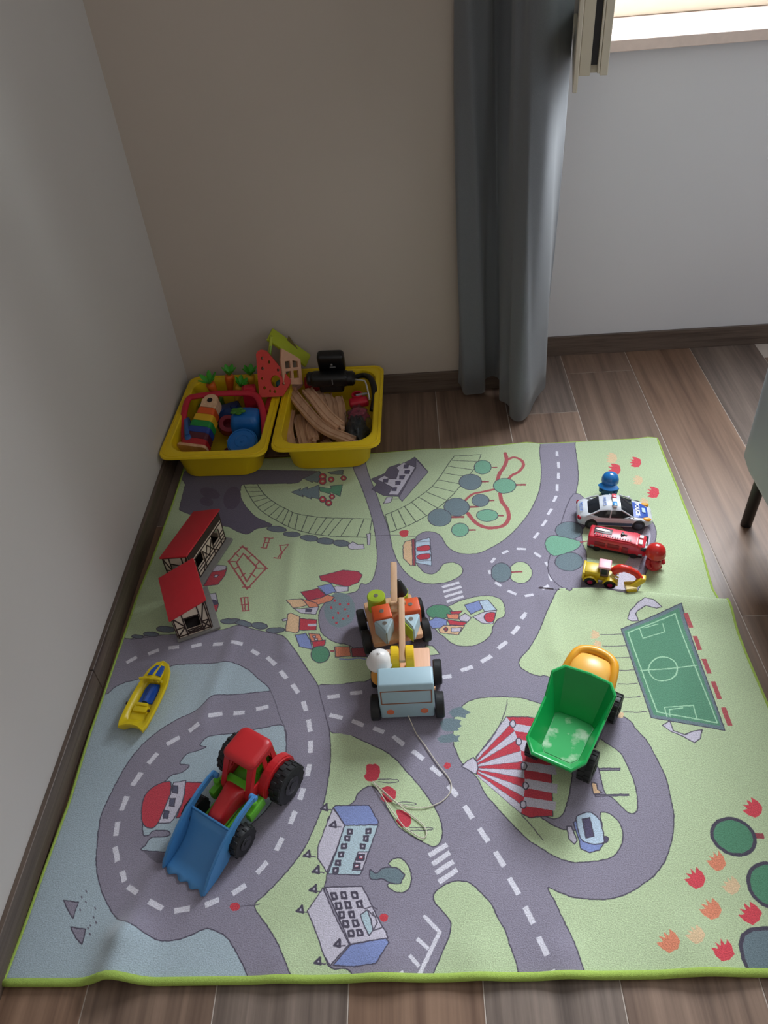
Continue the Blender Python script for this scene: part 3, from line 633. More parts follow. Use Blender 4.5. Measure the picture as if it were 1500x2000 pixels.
('p', 'bg', 0, 1, [296, 1623, 337, 1630, 337, 1610, 306, 1614]),
('p', 'ball', 1, 1, [293, 1604, 292, 1596, 287, 1591, 281, 1592, 276, 1597, 273, 1606, 275, 1614, 279, 1619, 286, 1618, 291, 1613]),
('p', 'green', 1, 0, [287, 1605, 286, 1602, 285, 1600, 283, 1601, 281, 1602, 280, 1605, 280, 1608, 282, 1610, 284, 1609, 286, 1608]),
('p', 'ball', 1, 1, [294, 1584, 293, 1576, 288, 1572, 283, 1572, 277, 1578, 275, 1586, 276, 1593, 281, 1598, 287, 1597, 292, 1592]),
('p', 'green', 1, 0, [288, 1585, 288, 1582, 286, 1581, 284, 1581, 282, 1582, 281, 1585, 282, 1588, 283, 1589, 285, 1589, 287, 1587]),
('p', 'ball', 1, 1, [315, 1590, 314, 1584, 310, 1580, 305, 1580, 301, 1585, 299, 1592, 300, 1598, 304, 1602, 309, 1602, 313, 1597]),
('p', 'green', 1, 0, [310, 1591, 309, 1588, 308, 1587, 306, 1587, 305, 1589, 304, 1591, 305, 1593, 306, 1595, 308, 1594, 309, 1593]),
('p', 'ball', 1, 1, [347, 1594, 346, 1588, 342, 1585, 338, 1585, 334, 1589, 332, 1595, 333, 1601, 337, 1605, 341, 1604, 345, 1600]),
('p', 'green', 1, 0, [342, 1594, 342, 1592, 340, 1591, 339, 1591, 337, 1593, 337, 1595, 337, 1597, 338, 1598, 340, 1598, 341, 1596]),
('p', 'ball', 1, 1, [298, 1512, 297, 1505, 293, 1501, 287, 1501, 283, 1506, 280, 1513, 282, 1520, 286, 1525, 291, 1524, 296, 1519]),
('p', 'green', 1, 0, [292, 1513, 292, 1510, 291, 1509, 289, 1509, 287, 1511, 286, 1513, 287, 1515, 288, 1517, 290, 1517, 292, 1515]),
('p', 'ball', 1, 1, [314, 1497, 313, 1490, 309, 1486, 304, 1486, 299, 1491, 297, 1498, 298, 1505, 302, 1509, 308, 1509, 312, 1504]),
('p', 'green', 1, 0, [309, 1497, 308, 1495, 307, 1494, 305, 1494, 303, 1495, 303, 1498, 303, 1500, 305, 1501, 306, 1501, 308, 1500]),
('p', 'ball', 1, 1, [320, 1520, 319, 1515, 316, 1512, 311, 1512, 308, 1516, 306, 1522, 307, 1527, 310, 1531, 315, 1530, 319, 1526]),
('p', 'green', 1, 0, [316, 1521, 315, 1519, 314, 1518, 313, 1518, 311, 1519, 311, 1521, 311, 1523, 312, 1524, 314, 1524, 315, 1523]),
('p', 'stone', 1, 1, [206, 1404, 202, 1399, 190, 1398, 174, 1401, 161, 1407, 156, 1414, 161, 1419, 173, 1421, 189, 1418, 201, 1412]),
('p', 'stone', 1, 1, [243, 1383, 239, 1378, 229, 1376, 216, 1379, 205, 1384, 200, 1391, 204, 1396, 215, 1397, 228, 1395, 239, 1389]),
('p', 'stone', 1, 1, [287, 1366, 283, 1360, 272, 1358, 259, 1361, 248, 1367, 243, 1374, 247, 1379, 258, 1381, 272, 1379, 283, 1373]),
('p', 'stone', 1, 1, [327, 1353, 323, 1347, 312, 1345, 299, 1348, 289, 1353, 285, 1360, 289, 1366, 299, 1368, 312, 1366, 323, 1360]),
('p', 'stone', 1, 1, [366, 1342, 362, 1337, 352, 1335, 339, 1337, 329, 1343, 325, 1350, 329, 1356, 339, 1357, 352, 1355, 362, 1349]),
('p', 'stone', 1, 1, [-75, 1081, -77, 1078, -83, 1077, -92, 1079, -99, 1082, -102, 1085, -100, 1088, -94, 1089, -85, 1087, -78, 1085]),
('p', 'stone', 1, 1, [-42, 1086, -45, 1082, -53, 1081, -64, 1083, -73, 1086, -77, 1091, -74, 1094, -66, 1095, -55, 1094, -46, 1090]),
('p', 'stone', 1, 1, [-10, 1098, -13, 1093, -23, 1092, -35, 1094, -46, 1098, -51, 1104, -47, 1109, -38, 1110, -25, 1108, -14, 1104]),
('p', 'stone', 1, 1, [134, 1111, 130, 1107, 119, 1106, 106, 1108, 94, 1112, 89, 1118, 93, 1122, 104, 1123, 118, 1120, 130, 1116]),
('p', 'stone', 1, 1, [163, 1101, 159, 1097, 150, 1096, 138, 1098, 128, 1102, 124, 1107, 128, 1111, 137, 1112, 149, 1110, 159, 1106]),
('p', 'stone', 1, 1, [196, 1096, 193, 1091, 184, 1089, 173, 1091, 164, 1096, 160, 1101, 163, 1106, 172, 1108, 183, 1106, 193, 1101]),
('p', 'stone', 1, 1, [236, 1080, 233, 1076, 222, 1075, 209, 1077, 199, 1081, 194, 1086, 198, 1090, 208, 1091, 222, 1089, 232, 1085]),
('s', 'line', 1, 1.5, [-102, 1075, -74, 1079, -30, 1085]),
('p', 'wall', 0, 1, [362, 1340, 373, 1350, 385, 1339, 399, 1339, 401, 1324, 385, 1323, 370, 1324, 363, 1329]),
('p', 'wall', 0, 1, [406, 1375, 415, 1377, 414, 1337, 409, 1337]),
('s', 'line', 0, 1.5, [417, 1368, 451, 1368, 488, 1366, 525, 1358]),
('s', 'fence', 0, 4.050000000000001, [104, 1353, 172, 1275, 135, 1211, 78, 1302, 104, 1353]),
('s', 'fence', 0, 4.050000000000001, [110, 1327, 148, 1279, 131, 1234, 98, 1296, 110, 1327]),
('s', 'fence', 0, 3.24, [96, 1351, 118, 1344]),
('s', 'fence', 0, 3.24, [133, 1322, 121, 1306]),
('s', 'fence', 0, 3.24, [155, 1298, 143, 1282]),
('s', 'fence', 0, 3.24, [176, 1274, 147, 1276]),
('s', 'fence', 0, 3.24, [151, 1246, 135, 1260]),
('s', 'fence', 0, 3.24, [143, 1216, 123, 1218]),
('s', 'fence', 0, 3.24, [115, 1248, 125, 1261]),
('s', 'fence', 0, 3.24, [95, 1274, 106, 1284]),
('s', 'fence', 0, 3.24, [76, 1303, 99, 1299]),
('s', 'fence', 0, 3.24, [88, 1331, 101, 1316]),
('s', 'fence', 0, 3.24, [158, 1380, 155, 1344]),
('s', 'fence', 0, 3.24, [168, 1376, 164, 1343]),
('s', 'fence', 0, 3.24, [153, 1379, 177, 1376]),
('s', 'fence', 0, 3.24, [149, 1345, 166, 1341]),
('s', 'fence', 0, 3.24, [157, 1362, 170, 1360]),
('s', 'fence', 0, 3.24, [195, 1351, 203, 1324, 195, 1306]),
('s', 'fence', 0, 3.24, [217, 1346, 205, 1326, 201, 1304]),
('s', 'fence', 0, 3.24, [194, 1350, 218, 1347]),
('s', 'fence', 0, 3.24, [185, 1308, 203, 1304]),
('s', 'fence', 0, 3.24, [124, 1185, 136, 1142]),
('s', 'fence', 0, 3.24, [132, 1185, 141, 1142]),
('s', 'fence', 0, 3.24, [140, 1184, 148, 1143]),
('s', 'fence', 0, 3.24, [122, 1184, 142, 1184]),
('s', 'fence', 0, 3.24, [133, 1142, 151, 1144]),
('s', 'fence', 0, 3.24, [127, 1163, 145, 1163]),
('p', 'ball', 0, 1, [31, 1226, 46, 1283, 78, 1281, 76, 1256, 64, 1229]),
('p', 'wall', 0, 1, [46, 1283, 53, 1292, 75, 1287, 75, 1275, 43, 1270]),
('p', 'wall', 0, 1, [53, 1260, 61, 1259, 58, 1251, 51, 1252]),
('p', 'wall', 0, 1, [47, 1201, 63, 1203, 72, 1179, 54, 1185]),
('p', 'win2', 0, 1, [54, 1185, 72, 1179, 75, 1168, 61, 1167]),
('p', 'ball', 0, 1, [61, 1167, 76, 1169, 75, 1146, 65, 1151]),
('p', 'roofred', 0, 1, [304, 1228, 299, 1242, 326, 1249, 354, 1257, 390, 1249, 399, 1236, 391, 1215, 368, 1203, 344, 1210, 318, 1222]),
('p', 'wall', 0, 1, [340, 1207, 368, 1203, 368, 1190, 338, 1186, 326, 1195]),
('p', 'roofblue', 0, 1, [297, 1209, 328, 1216, 341, 1190, 319, 1182]),
('p', 'roofred', 0, 1, [260, 1193, 298, 1203, 318, 1182, 306, 1173, 278, 1167]),
('p', 'orange', 0, 1, [278, 1166, 306, 1173, 322, 1182, 338, 1173, 331, 1163, 301, 1153]),
('p', 'peach', 0, 1, [231, 1164, 263, 1172, 283, 1155, 248, 1142]),
('p', 'orange', 0, 1, [265, 1172, 298, 1159, 304, 1148, 284, 1146]),
('p', 'wall', 0, 1, [250, 1141, 284, 1145, 305, 1148, 299, 1126, 266, 1130]),
('p', 'win2', 0, 1, [276, 1142, 289, 1141, 288, 1134, 276, 1134]),
('p', 'peach', 0, 1, [238, 1122, 245, 1127, 264, 1120, 266, 1077, 259, 1073, 238, 1076]),
('p', 'ball', 0, 1, [265, 1115, 302, 1111, 303, 1082, 266, 1082]),
('p', 'wall', 0, 0, [283, 1100, 302, 1100, 303, 1093, 284, 1093]),
('p', 'wall', 0, 1, [227, 1110, 239, 1112, 239, 1105, 230, 1104]),
('p', 'roofblue', 0, 1, [259, 1068, 281, 1074, 292, 1055, 299, 1029, 271, 1037]),
('p', 'orange', 0, 1, [287, 1074, 311, 1070, 319, 1053, 295, 1050]),
('p', 'ball', 0, 1, [296, 1050, 325, 1053, 324, 1039, 303, 1028]),
('p', 'wall', 0, 1, [297, 1066, 303, 1066, 303, 1061, 298, 1061]),
('p', 'wall', 0, 1, [301, 1059, 307, 1059, 308, 1053, 302, 1054]),
('p', 'tree2', 1, 1, [336, 1014, 333, 1001, 324, 994, 312, 994, 301, 1003, 297, 1016, 299, 1029, 309, 1037, 321, 1036, 332, 1027]),
('s', 'trunk', 0, 5, [337, 1023, 346, 1022]),
('p', 'orange', 0, 1, [346, 1034, 378, 1032, 381, 1007, 349, 1006]),
('p', 'trunk', 0, 1, [381, 1028, 412, 1028, 413, 1004, 384, 1005]),
('s', 'roofblue', 1, 3, [358, 1001, 376, 999, 397, 1001, 411, 998]),
('p', 'peach', 0, 1, [493, 1329, 499, 1344, 515, 1348, 515, 1263, 510, 1261, 493, 1287]),
('p', 'trunk', 0, 1, [515, 1350, 521, 1352, 521, 1260, 515, 1262]),
('p', 'car', 0, 1, [523, 1342, 558, 1353, 559, 1257, 522, 1270]),
('p', 'ball', 1, 1, [528, 1322, 554, 1326, 555, 1310, 529, 1309]),
('p', 'ball', 1, 1, [528, 1294, 554, 1298, 553, 1281, 529, 1281]),
('s', 'line', 0, 1.6, [521, 1340, 557, 1340]),
('s', 'line', 0, 1.6, [520, 1306, 557, 1302]),
('s', 'line', 0, 1.6, [521, 1275, 558, 1274]),
('p', 'red', 1, 0, [485, 1378, 495, 1383, 507, 1380, 504, 1362, 490, 1361]),
('p', 'mount', 0, 1, [413, 1586, 449, 1606, 459, 1630, 487, 1643, 491, 1638, 516, 1656, 529, 1668, 538, 1654, 563, 1603, 493, 1489, 485, 1509, 446, 1517, 415, 1544, 428, 1563]),
('p', 'road', 0, 1, [532, 1658, 563, 1603, 493, 1489, 485, 1506, 531, 1622]),
('p', 'wall', 0, 1, [429, 1583, 448, 1598, 462, 1583, 478, 1581, 486, 1614, 479, 1628, 499, 1647, 530, 1624, 483, 1516, 459, 1520, 467, 1550, 454, 1561]),
('p', 'win2', 0, 1, [445, 1583, 458, 1584, 456, 1569, 445, 1570]),
('p', 'win2', 0, 1, [500, 1637, 513, 1638, 510, 1622, 499, 1623]),
('p', 'win2', 0, 1, [502, 1614, 515, 1614, 512, 1599, 501, 1600]),
('p', 'win2', 0, 1, [488, 1593, 501, 1593, 498, 1578, 487, 1579]),
('p', 'win2', 0, 1, [477, 1571, 490, 1572, 488, 1557, 477, 1558]),
('p', 'win2', 0, 1, [467, 1547, 480, 1547, 478, 1533, 467, 1534]),
('p', 'wall', 0, 1, [446, 1485, 454, 1510, 469, 1509, 464, 1488]),
('s', 'line', 0, 1.5, [466, 1501, 487, 1500]),
('s', 'fence', 1, 10, [772, 1665, 772, 1634, 760, 1602, 748, 1581, 739, 1550]),
('s', 'fence', 1, 8, [774, 1637, 793, 1645, 810, 1631, 813, 1608, 798, 1583, 776, 1567, 766, 1548]),
('s', 'fence', 1, 7, [732, 1519, 700, 1511, 672, 1503, 652, 1481]),
('s', 'fence', 1, 10, [741, 1502, 742, 1471, 752, 1441, 752, 1408, 736, 1382, 706, 1375, 683, 1384, 666, 1405, 655, 1432]),
('s', 'trunk', 0, 4, [731, 1608, 745, 1607]),
('s', 'trunk', 0, 6, [698, 1552, 718, 1550]),
('s', 'trunk', 0, 7, [780, 1531, 809, 1529]),
('s', 'trunk', 0, 5, [709, 1477, 724, 1476]),
('s', 'trunk', 0, 5, [720, 1420, 741, 1418]),
('s', 'trunk', 0, 7, [655, 1455, 684, 1455]),
('s', 'trunk', 0, 7, [609, 1421, 645, 1419]),
('s', 'trunk', 0, 6, [652, 1371, 669, 1370]),
('p', 'tree', 1, 1, [729, 1609, 723, 1592, 711, 1583, 698, 1584, 687, 1595, 685, 1613, 690, 1630, 702, 1640, 716, 1639, 727, 1627]),
('p', 'bg', 1, 1, [699, 1550, 692, 1532, 677, 1521, 659, 1523, 645, 1536, 641, 1555, 648, 1574, 663, 1584, 682, 1583, 695, 1570]),
('p', 'tree', 1, 1, [784, 1528, 776, 1511, 761, 1502, 744, 1503, 731, 1515, 727, 1532, 734, 1549, 750, 1559, 767, 1557, 780, 1546]),
('p', 'bg', 1, 1, [711, 1477, 705, 1464, 694, 1456, 681, 1457, 671, 1466, 668, 1480, 673, 1493, 685, 1501, 698, 1500, 708, 1490]),
('p', 'tree', 1, 1, [727, 1419, 721, 1407, 707, 1400, 691, 1401, 679, 1410, 675, 1423, 681, 1436, 695, 1443, 711, 1442, 724, 1433]),
('p', 'bg', 1, 1, [660, 1454, 652, 1435, 636, 1424, 617, 1426, 602, 1439, 597, 1459, 604, 1478, 621, 1490, 640, 1488, 655, 1474]),
('p', 'bg', 1, 1, [613, 1419, 607, 1401, 592, 1391, 575, 1392, 561, 1404, 556, 1423, 562, 1441, 577, 1452, 595, 1451, 609, 1438]),
('p', 'tree', 1, 1, [652, 1372, 647, 1358, 636, 1350, 624, 1351, 614, 1360, 611, 1375, 616, 1389, 627, 1397, 640, 1396, 649, 1386]),
('p', 'tree2', 1, 1, [597, 1116, 591, 1105, 577, 1098, 560, 1099, 546, 1107, 541, 1119, 547, 1131, 561, 1138, 579, 1137, 592, 1128]),
('p', 'roofblue', 0, 1, [544, 1091, 561, 1103, 584, 1095, 584, 1074, 552, 1071]),
('p', 'orange', 0, 1, [585, 1110, 612, 1109, 609, 1094, 587, 1097]),
('p', 'ball', 0, 1, [584, 1095, 626, 1084, 619, 1076, 590, 1080]),
('p', 'peach', 0, 1, [565, 1068, 577, 1079, 622, 1076, 606, 1052, 569, 1059]),
('p', 'wall', 0, 1, [592, 1071, 615, 1071, 610, 1060, 592, 1060]),
('p', 'trunk', 1, 1, [585, 1068, 584, 1065, 582, 1063, 579, 1063, 578, 1065, 577, 1068, 578, 1071, 580, 1073, 582, 1073, 584, 1071]),
('p', 'ball', 0, 1, [592, 1117, 620, 1117, 611, 1109, 595, 1110]),
('p', 'wall', 0, 1, [610, 1098, 624, 1110, 637, 1097, 629, 1086, 613, 1089]),
('p', 'roofblue', 0, 1, [625, 1134, 657, 1144, 666, 1121, 637, 1107, 630, 1119]),
('p', 'car', 0, 1, [657, 1144, 677, 1146, 693, 1115, 666, 1112]),
('p', 'wall', 0, 1, [640, 1099, 668, 1112, 692, 1113, 681, 1077, 658, 1081]),
('p', 'ball', 1, 1, [664, 1097, 672, 1107, 688, 1107, 683, 1085, 670, 1083]),
('p', 'road', 0, 1, [922, 1485, 964, 1443, 1055, 1407, 1081, 1391, 1089, 1359, 1086, 1329, 1072, 1291, 1047, 1235, 1021, 1186, 1000, 1155, 979, 1137, 950, 1143, 898, 1160, 843, 1174, 820, 1233, 862, 1349]),
('p', 'green', 1, 1, [920, 1354, 952, 1378, 999, 1375, 1023, 1320, 1006, 1245, 962, 1200, 908, 1212, 914, 1276, 912, 1307]),
('p', 'wall', 1, 0, [1068, 1352, 1073, 1334, 1063, 1300, 1027, 1236, 994, 1167, 970, 1161, 945, 1170, 984, 1223, 1036, 1302]),
('p', 'bg', 1, 1, [920, 1351, 911, 1334, 893, 1324, 874, 1326, 860, 1337, 856, 1355, 865, 1372, 883, 1382, 903, 1381, 918, 1369]),
('p', 'bg', 1, 1, [902, 1248, 893, 1232, 876, 1222, 857, 1223, 843, 1235, 839, 1252, 848, 1269, 866, 1279, 886, 1278, 899, 1266]),
('p', 'tree', 1, 1, [826, 1316, 839, 1336, 859, 1337, 905, 1316, 906, 1303, 893, 1289, 867, 1278, 841, 1272, 828, 1288]),
('s', 'trunk', 0, 4, [906, 1312, 928, 1315]),
('p', 'tulip', 0, 0, [1086, 643, 1074, 636, 1064, 641, 1057, 649, 1067, 652, 1061, 659, 1071, 658, 1070, 668, 1077, 662, 1079, 672, 1088, 665, 1092, 654]),
('p', 'orange', 0, 0, [995, 553, 984, 550, 977, 558, 973, 567, 982, 567, 979, 575, 987, 571, 988, 581, 993, 573, 997, 583, 1002, 574, 1003, 562]),
('p', 'tulip', 0, 0, [956, 527, 944, 523, 935, 530, 930, 539, 940, 540, 935, 548, 944, 545, 944, 555, 950, 547, 954, 557, 961, 549, 963, 538]),
('p', 'peach2', 0, 0, [1006, 517, 996, 513, 988, 519, 984, 527, 992, 527, 989, 535, 997, 532, 997, 541, 1002, 534, 1005, 543, 1011, 536, 1013, 526]),
('p', 'orange', 0, 0, [965, 480, 953, 475, 944, 482, 939, 492, 949, 492, 944, 500, 954, 497, 954, 507, 960, 500, 964, 510, 971, 501, 973, 490]),
('p', 'tulip', 0, 0, [1024, 474, 1012, 468, 1002, 474, 995, 483, 1006, 484, 1001, 492, 1010, 490, 1010, 500, 1017, 493, 1020, 503, 1028, 495, 1032, 485]),
('p', 'peach2', 0, 0, [929, 444, 919, 440, 911, 446, 906, 454, 915, 454, 911, 461, 919, 458, 918, 467, 924, 460, 927, 469, 933, 462, 936, 452]),
('p', 'orange', 0, 0, [890, 435, 878, 431, 869, 437, 863, 446, 873, 447, 868, 455, 877, 452, 877, 461, 884, 454, 887, 464, 894, 456, 897, 445]),
('p', 'tulip', 0, 0, [961, 419, 949, 417, 942, 425, 939, 435, 949, 434, 947, 443, 954, 438, 957, 448, 961, 439, 966, 448, 971, 439, 971, 427]),
('p', 'tulip', 0, 0, [1114, 1592, 1105, 1578, 1093, 1578, 1084, 1584, 1093, 1592, 1085, 1597, 1094, 1601, 1090, 1611, 1099, 1608, 1097, 1621, 1108, 1618, 1116, 1609]),
('p', 'tulip', 0, 0, [1057, 1570, 1049, 1554, 1036, 1552, 1025, 1556, 1034, 1566, 1024, 1570, 1035, 1576, 1028, 1586, 1039, 1585, 1036, 1598, 1048, 1596, 1058, 1588]),
('p', 'tulip', 0, 0, [1128, 1469, 1119, 1455, 1107, 1455, 1097, 1460, 1106, 1468, 1098, 1474, 1108, 1477, 1103, 1488, 1113, 1485, 1111, 1498, 1122, 1495, 1131, 1485]),
('p', 'peach2', 0, 0, [1057, 1614, 1049, 1600, 1037, 1600, 1027, 1606, 1036, 1614, 1028, 1619, 1038, 1623, 1033, 1634, 1042, 1631, 1040, 1644, 1051, 1641, 1059, 1631]),
('p', 'peach2', 0, 0, [1100, 1520, 1093, 1508, 1083, 1508, 1074, 1513, 1082, 1520, 1075, 1524, 1083, 1527, 1079, 1536, 1087, 1533, 1086, 1544, 1095, 1542, 1102, 1534]),
('p', 'peach2', 0, 0, [896, 1034, 890, 1027, 883, 1027, 876, 1029, 882, 1034, 876, 1036, 882, 1039, 878, 1044, 885, 1043, 883, 1050, 890, 1048, 896, 1043]),
('p', 'peach2', 0, 0, [895, 1008, 890, 1001, 882, 1001, 876, 1004, 881, 1008, 876, 1010, 882, 1012, 878, 1018, 884, 1016, 883, 1023, 890, 1021, 896, 1017]),
('p', 'peach2', 0, 0, [1093, 1435, 1087, 1426, 1078, 1425, 1071, 1429, 1078, 1435, 1072, 1438, 1079, 1441, 1075, 1448, 1082, 1446, 1081, 1456, 1089, 1453, 1095, 1447]),
('p', 'peach2', 0, 0, [903, 842, 900, 837, 894, 837, 890, 839, 894, 841, 890, 843, 894, 844, 892, 848, 896, 847, 895, 851, 900, 850, 904, 847]),
('s', 'trunk', 0, 9, [1061, 606, 1077, 605]),
('p', 'tree2', 1, 3, [1055, 588, 1039, 577, 1018, 576, 1001, 587, 994, 604, 1001, 623, 1018, 634, 1039, 635, 1056, 624, 1062, 606]),
('p', 'tree2', 1, 3, [1082, 500, 1062, 492, 1041, 496, 1028, 512, 1028, 533, 1040, 552, 1062, 561, 1083, 556, 1095, 540, 1095, 519]),
('p', 'bg', 0, 3, [984, 440, 993, 454, 1009, 462, 1033, 463, 1051, 460, 1023, 383, 983, 384, 985, 400, 982, 421]),
('p', 'bg', 0, 1, [943, 1049, 1079, 1102, 1077, 803, 952, 835]),
('p', 'pitch', 0, 0, [948, 1043, 1071, 1091, 1072, 812, 958, 841]),
('s', 'pline', 0, 2.4, [955, 1039, 1061, 1079, 1068, 819, 966, 847, 955, 1039]),
('s', 'pline', 0, 2.4, [959, 944, 1014, 945, 1068, 950]),
('s', 'pline', 1, 2.4, [1030, 944, 1023, 930, 1010, 920, 995, 917, 982, 921, 975, 932, 974, 946, 982, 960, 995, 971, 1010, 974, 1023, 969, 1030, 958, 1030, 944]),
('s', 'pline', 0, 2, [981, 1047, 981, 1022, 1029, 1036, 1030, 1058]),
('s', 'pline', 0, 2, [989, 1048, 1021, 1057]),
('s', 'pline', 0, 2, [981, 836, 982, 857, 1036, 858, 1034, 830]),
('s', 'pline', 0, 2, [987, 836, 989, 851, 1015, 854]),
('s', 'fence', 0, 9, [1082, 1079, 1085, 1044]),
('s', 'fence', 0, 9, [1086, 1023, 1086, 988]),
('s', 'fence', 0, 9, [1087, 965, 1087, 929]),
('s', 'fence', 0, 9, [1088, 910, 1088, 870]),
('s', 'fence', 0, 9, [1089, 851, 1089, 812]),
('s', 'line', 0, 1.8, [899, 1037, 920, 1035, 941, 1036]),
('s', 'line', 0, 1.8, [897, 1007, 919, 1005, 943, 1006]),
('s', 'line', 0, 1.8, [904, 978, 924, 976, 945, 977]),
('s', 'line', 0, 1.8, [908, 947, 927, 945, 946, 946]),
('s', 'line', 0, 1.8, [908, 914, 926, 913, 945, 914]),
('s', 'line', 0, 1.8, [911, 883, 926, 882, 943, 883]),
('s', 'line', 0, 1.8, [903, 850, 924, 848, 946, 849]),
('p', 'wall', 0, 1, [962, 1074, 971, 1093, 989, 1109, 1007, 1121, 1024, 1114, 1038, 1096, 1026, 1094, 1005, 1102, 987, 1092, 981, 1086, 983, 1067, 969, 1068]),
('p', 'wall', 0, 1, [968, 818, 984, 827, 985, 807, 1003, 797, 1020, 804, 1037, 806, 1029, 789, 1016, 780, 999, 794, 980, 805]),
]
PAL=dict(green='BBCCA4',road='8E8898',road2='6D6876',water='AABAC4',ball='C2404E',wall='C9C3D2',win='5A5A70',win2='57506A',dash='DCD9E4',line='5E5766',line2='4A524E',
 mount='645C70',mount2='54475E',orange='DD8A6C',peach='DDB892',peach2='DDC09A',pitch='5C9074',pline='A9D3B2',red='C8434E',roofblue='8593C6',roofred='B23A50',seam='6A6272',
 stone='6C7580',tree='78AC92',tree2='568C6E',trunk='9A4A52',tulip='D64C58',car='B8CADC',fence='B0555A',lightblue='B4C8D2',bg='6F8088',bg2='7A8A90')
RX0,RX1,RY0,RY1=-150,1190,400,1712; PPM=1.6
IW,IH=int((RX1-RX0)*PPM),int((RY1-RY0)*PPM)
img=np.zeros((IH,IW,3),np.float32); img[:]=lin(PAL['green'])
def fillpoly(P,c):
    P=np.array(P); y0=max(int(P[:,1].min()),0); y1=min(int(P[:,1].max())+1,IH-1)
    A=P; B=np.roll(P,-1,0)
    for y in range(y0,y1+1):
        m=((A[:,1]<=y)&(B[:,1]>y))|((B[:,1]<=y)&(A[:,1]>y))
        if not m.any(): continue
        a=A[m]; b_=B[m]; xs=np.sort(a[:,0]+(y-a[:,1])*(b_[:,0]-a[:,0])/(b_[:,1]-a[:,1]))
        for i in range(0,len(xs)-1,2):
            u=max(int(math.ceil(xs[i])),0); v=min(int(xs[i+1]),IW-1)
            if v>=u: img[y,u:v+1]=c
def line(P,wd,c,closed=False,butt=False):
    r=max(wd/2*PPM,.55); n=len(P)
    for i in range(n if closed else n-1):
        (xa,ya),(xb,yb)=P[i],P[(i+1)%n]; L_=math.hypot(xb-xa,yb-ya)
        if L_<1e-6: continue
        x0=max(int(min(xa,xb)-r-1),0); x1=min(int(max(xa,xb)+r+2),IW); y0=max(int(min(ya,yb)-r-1),0); y1=min(int(max(ya,yb)+r+2),IH)
        if x1<=x0 or y1<=y0: continue
        X,Y=np.meshgrid(np.arange(x0,x1),np.arange(y0,y1)); t=((X-xa)*(xb-xa)+(Y-ya)*(yb-ya))/L_**2
        if butt: d=np.where((t<0)|(t>1),1e9,np.abs((X-xa)*(yb-ya)-(Y-ya)*(xb-xa))/L_)
        else:
            t=np.clip(t,0,1); d=np.hypot(X-xa-t*(xb-xa),Y-ya-t*(yb-ya))
        al=np.clip(r+.5-d,0,1)[...,None]; reg=img[y0:y1,x0:x1]; reg[:]=reg*(1-al)+np.array(c,np.float32)*al
DARK=lin('4E4858')
for k,cname,sm,wd,v in RUG_PRINT:
    col=lin(PAL[cname])
    P=[((x-RX0)*PPM,(y-RY0)*PPM) for x,y in zip(v[::2],v[1::2])]
    if k=='p':
        Q=crom(P,5,True) if sm or len(P)>14 else P
        fillpoly(Q,col)
        if wd: line(Q,1.9*wd,DARK,True)
    else:
        Q=crom(P,6) if sm and len(P)>2 else P
        line(Q,wd,col,False,len(P)==2)
im=bpy.data.images.new('rug_print',IW,IH,alpha=False,float_buffer=True); im.colorspace_settings.name='Linear Rec.709'
buf=np.ones((IH,IW,4),np.float32); buf[...,:3]=img; im.pixels.foreach_set(buf.ravel()); im.update(); im.pack()
rm=bpy.data.materials.new('rug_pile'); rm.use_nodes=True; nt=rm.node_tree; N=nt.nodes; L=nt.links; pb=N['Principled BSDF']
uv=N.new('ShaderNodeUVMap'); uv.uv_map='UVMap'
nz=N.new('ShaderNodeTexNoise'); nz.inputs['Scale'].default_value=170; nz.inputs['Detail'].default_value=2; L.new(uv.outputs[0],nz.inputs[0])
sb=N.new('ShaderNodeVectorMath'); sb.operation='SUBTRACT'; sb.inputs[1].default_value=(.5,.5,.5); L.new(nz.outputs['Color'],sb.inputs[0])
sc=N.new('ShaderNodeVectorMath'); sc.operation='SCALE'; sc.inputs['Scale'].default_value=.0022; L.new(sb.outputs[0],sc.inputs[0])
ad=N.new('ShaderNodeVectorMath'); L.new(uv.outputs[0],ad.inputs[0]); L.new(sc.outputs[0],ad.inputs[1])
ti=N.new('ShaderNodeTexImage'); ti.image=im; ti.extension='EXTEND'; L.new(ad.outputs[0],ti.inputs[0])
sp=N.new('ShaderNodeTexNoise'); sp.inputs['Scale'].default_value=700; sp.inputs['Detail'].default_value=2; L.new(uv.outputs[0],sp.inputs[0])
mr=N.new('ShaderNodeMapRange'); mr.inputs[1].default_value=.3; mr.inputs[2].default_value=.7; mr.inputs[3].default_value=.78; mr.inputs[4].default_value=1.22; L.new(sp.outputs[0],mr.inputs[0])
bl=N.new('ShaderNodeTexNoise'); bl.inputs['Scale'].default_value=7; L.new(uv.outputs[0],bl.inputs[0]); mr2=N.new('ShaderNodeMapRange'); mr2.inputs[3].default_value=.92; mr2.inputs[4].default_value=1.08; L.new(bl.outputs[0],mr2.inputs[0])
mu=N.new('ShaderNodeMath'); mu.operation='MULTIPLY'; L.new(mr.outputs[0],mu.inputs[0]); L.new(mr2.outputs[0],mu.inputs[1])
vm=N.new('ShaderNodeVectorMath'); vm.operation='SCALE'; L.new(ti.outputs[0],vm.inputs[0]); L.new(mu.outputs[0],vm.inputs['Scale']); L.new(vm.outputs[0],pb.inputs['Base Color'])
pb.inputs['Roughness'].default_value=.95; pb.inputs['Specular IOR Level'].default_value=.1; pb.inputs['Sheen Weight'].default_value=.5; pb.inputs['Sheen Roughness'].default_value=.5
bp=N.new('ShaderNodeBump'); bp.inputs['Strength'].default_value=.6; bp.inputs['Distance'].default_value=.0015; L.new(sp.outputs[0],bp.inputs['Height']); L.new(bp.outputs[0],pb.inputs['Normal'])
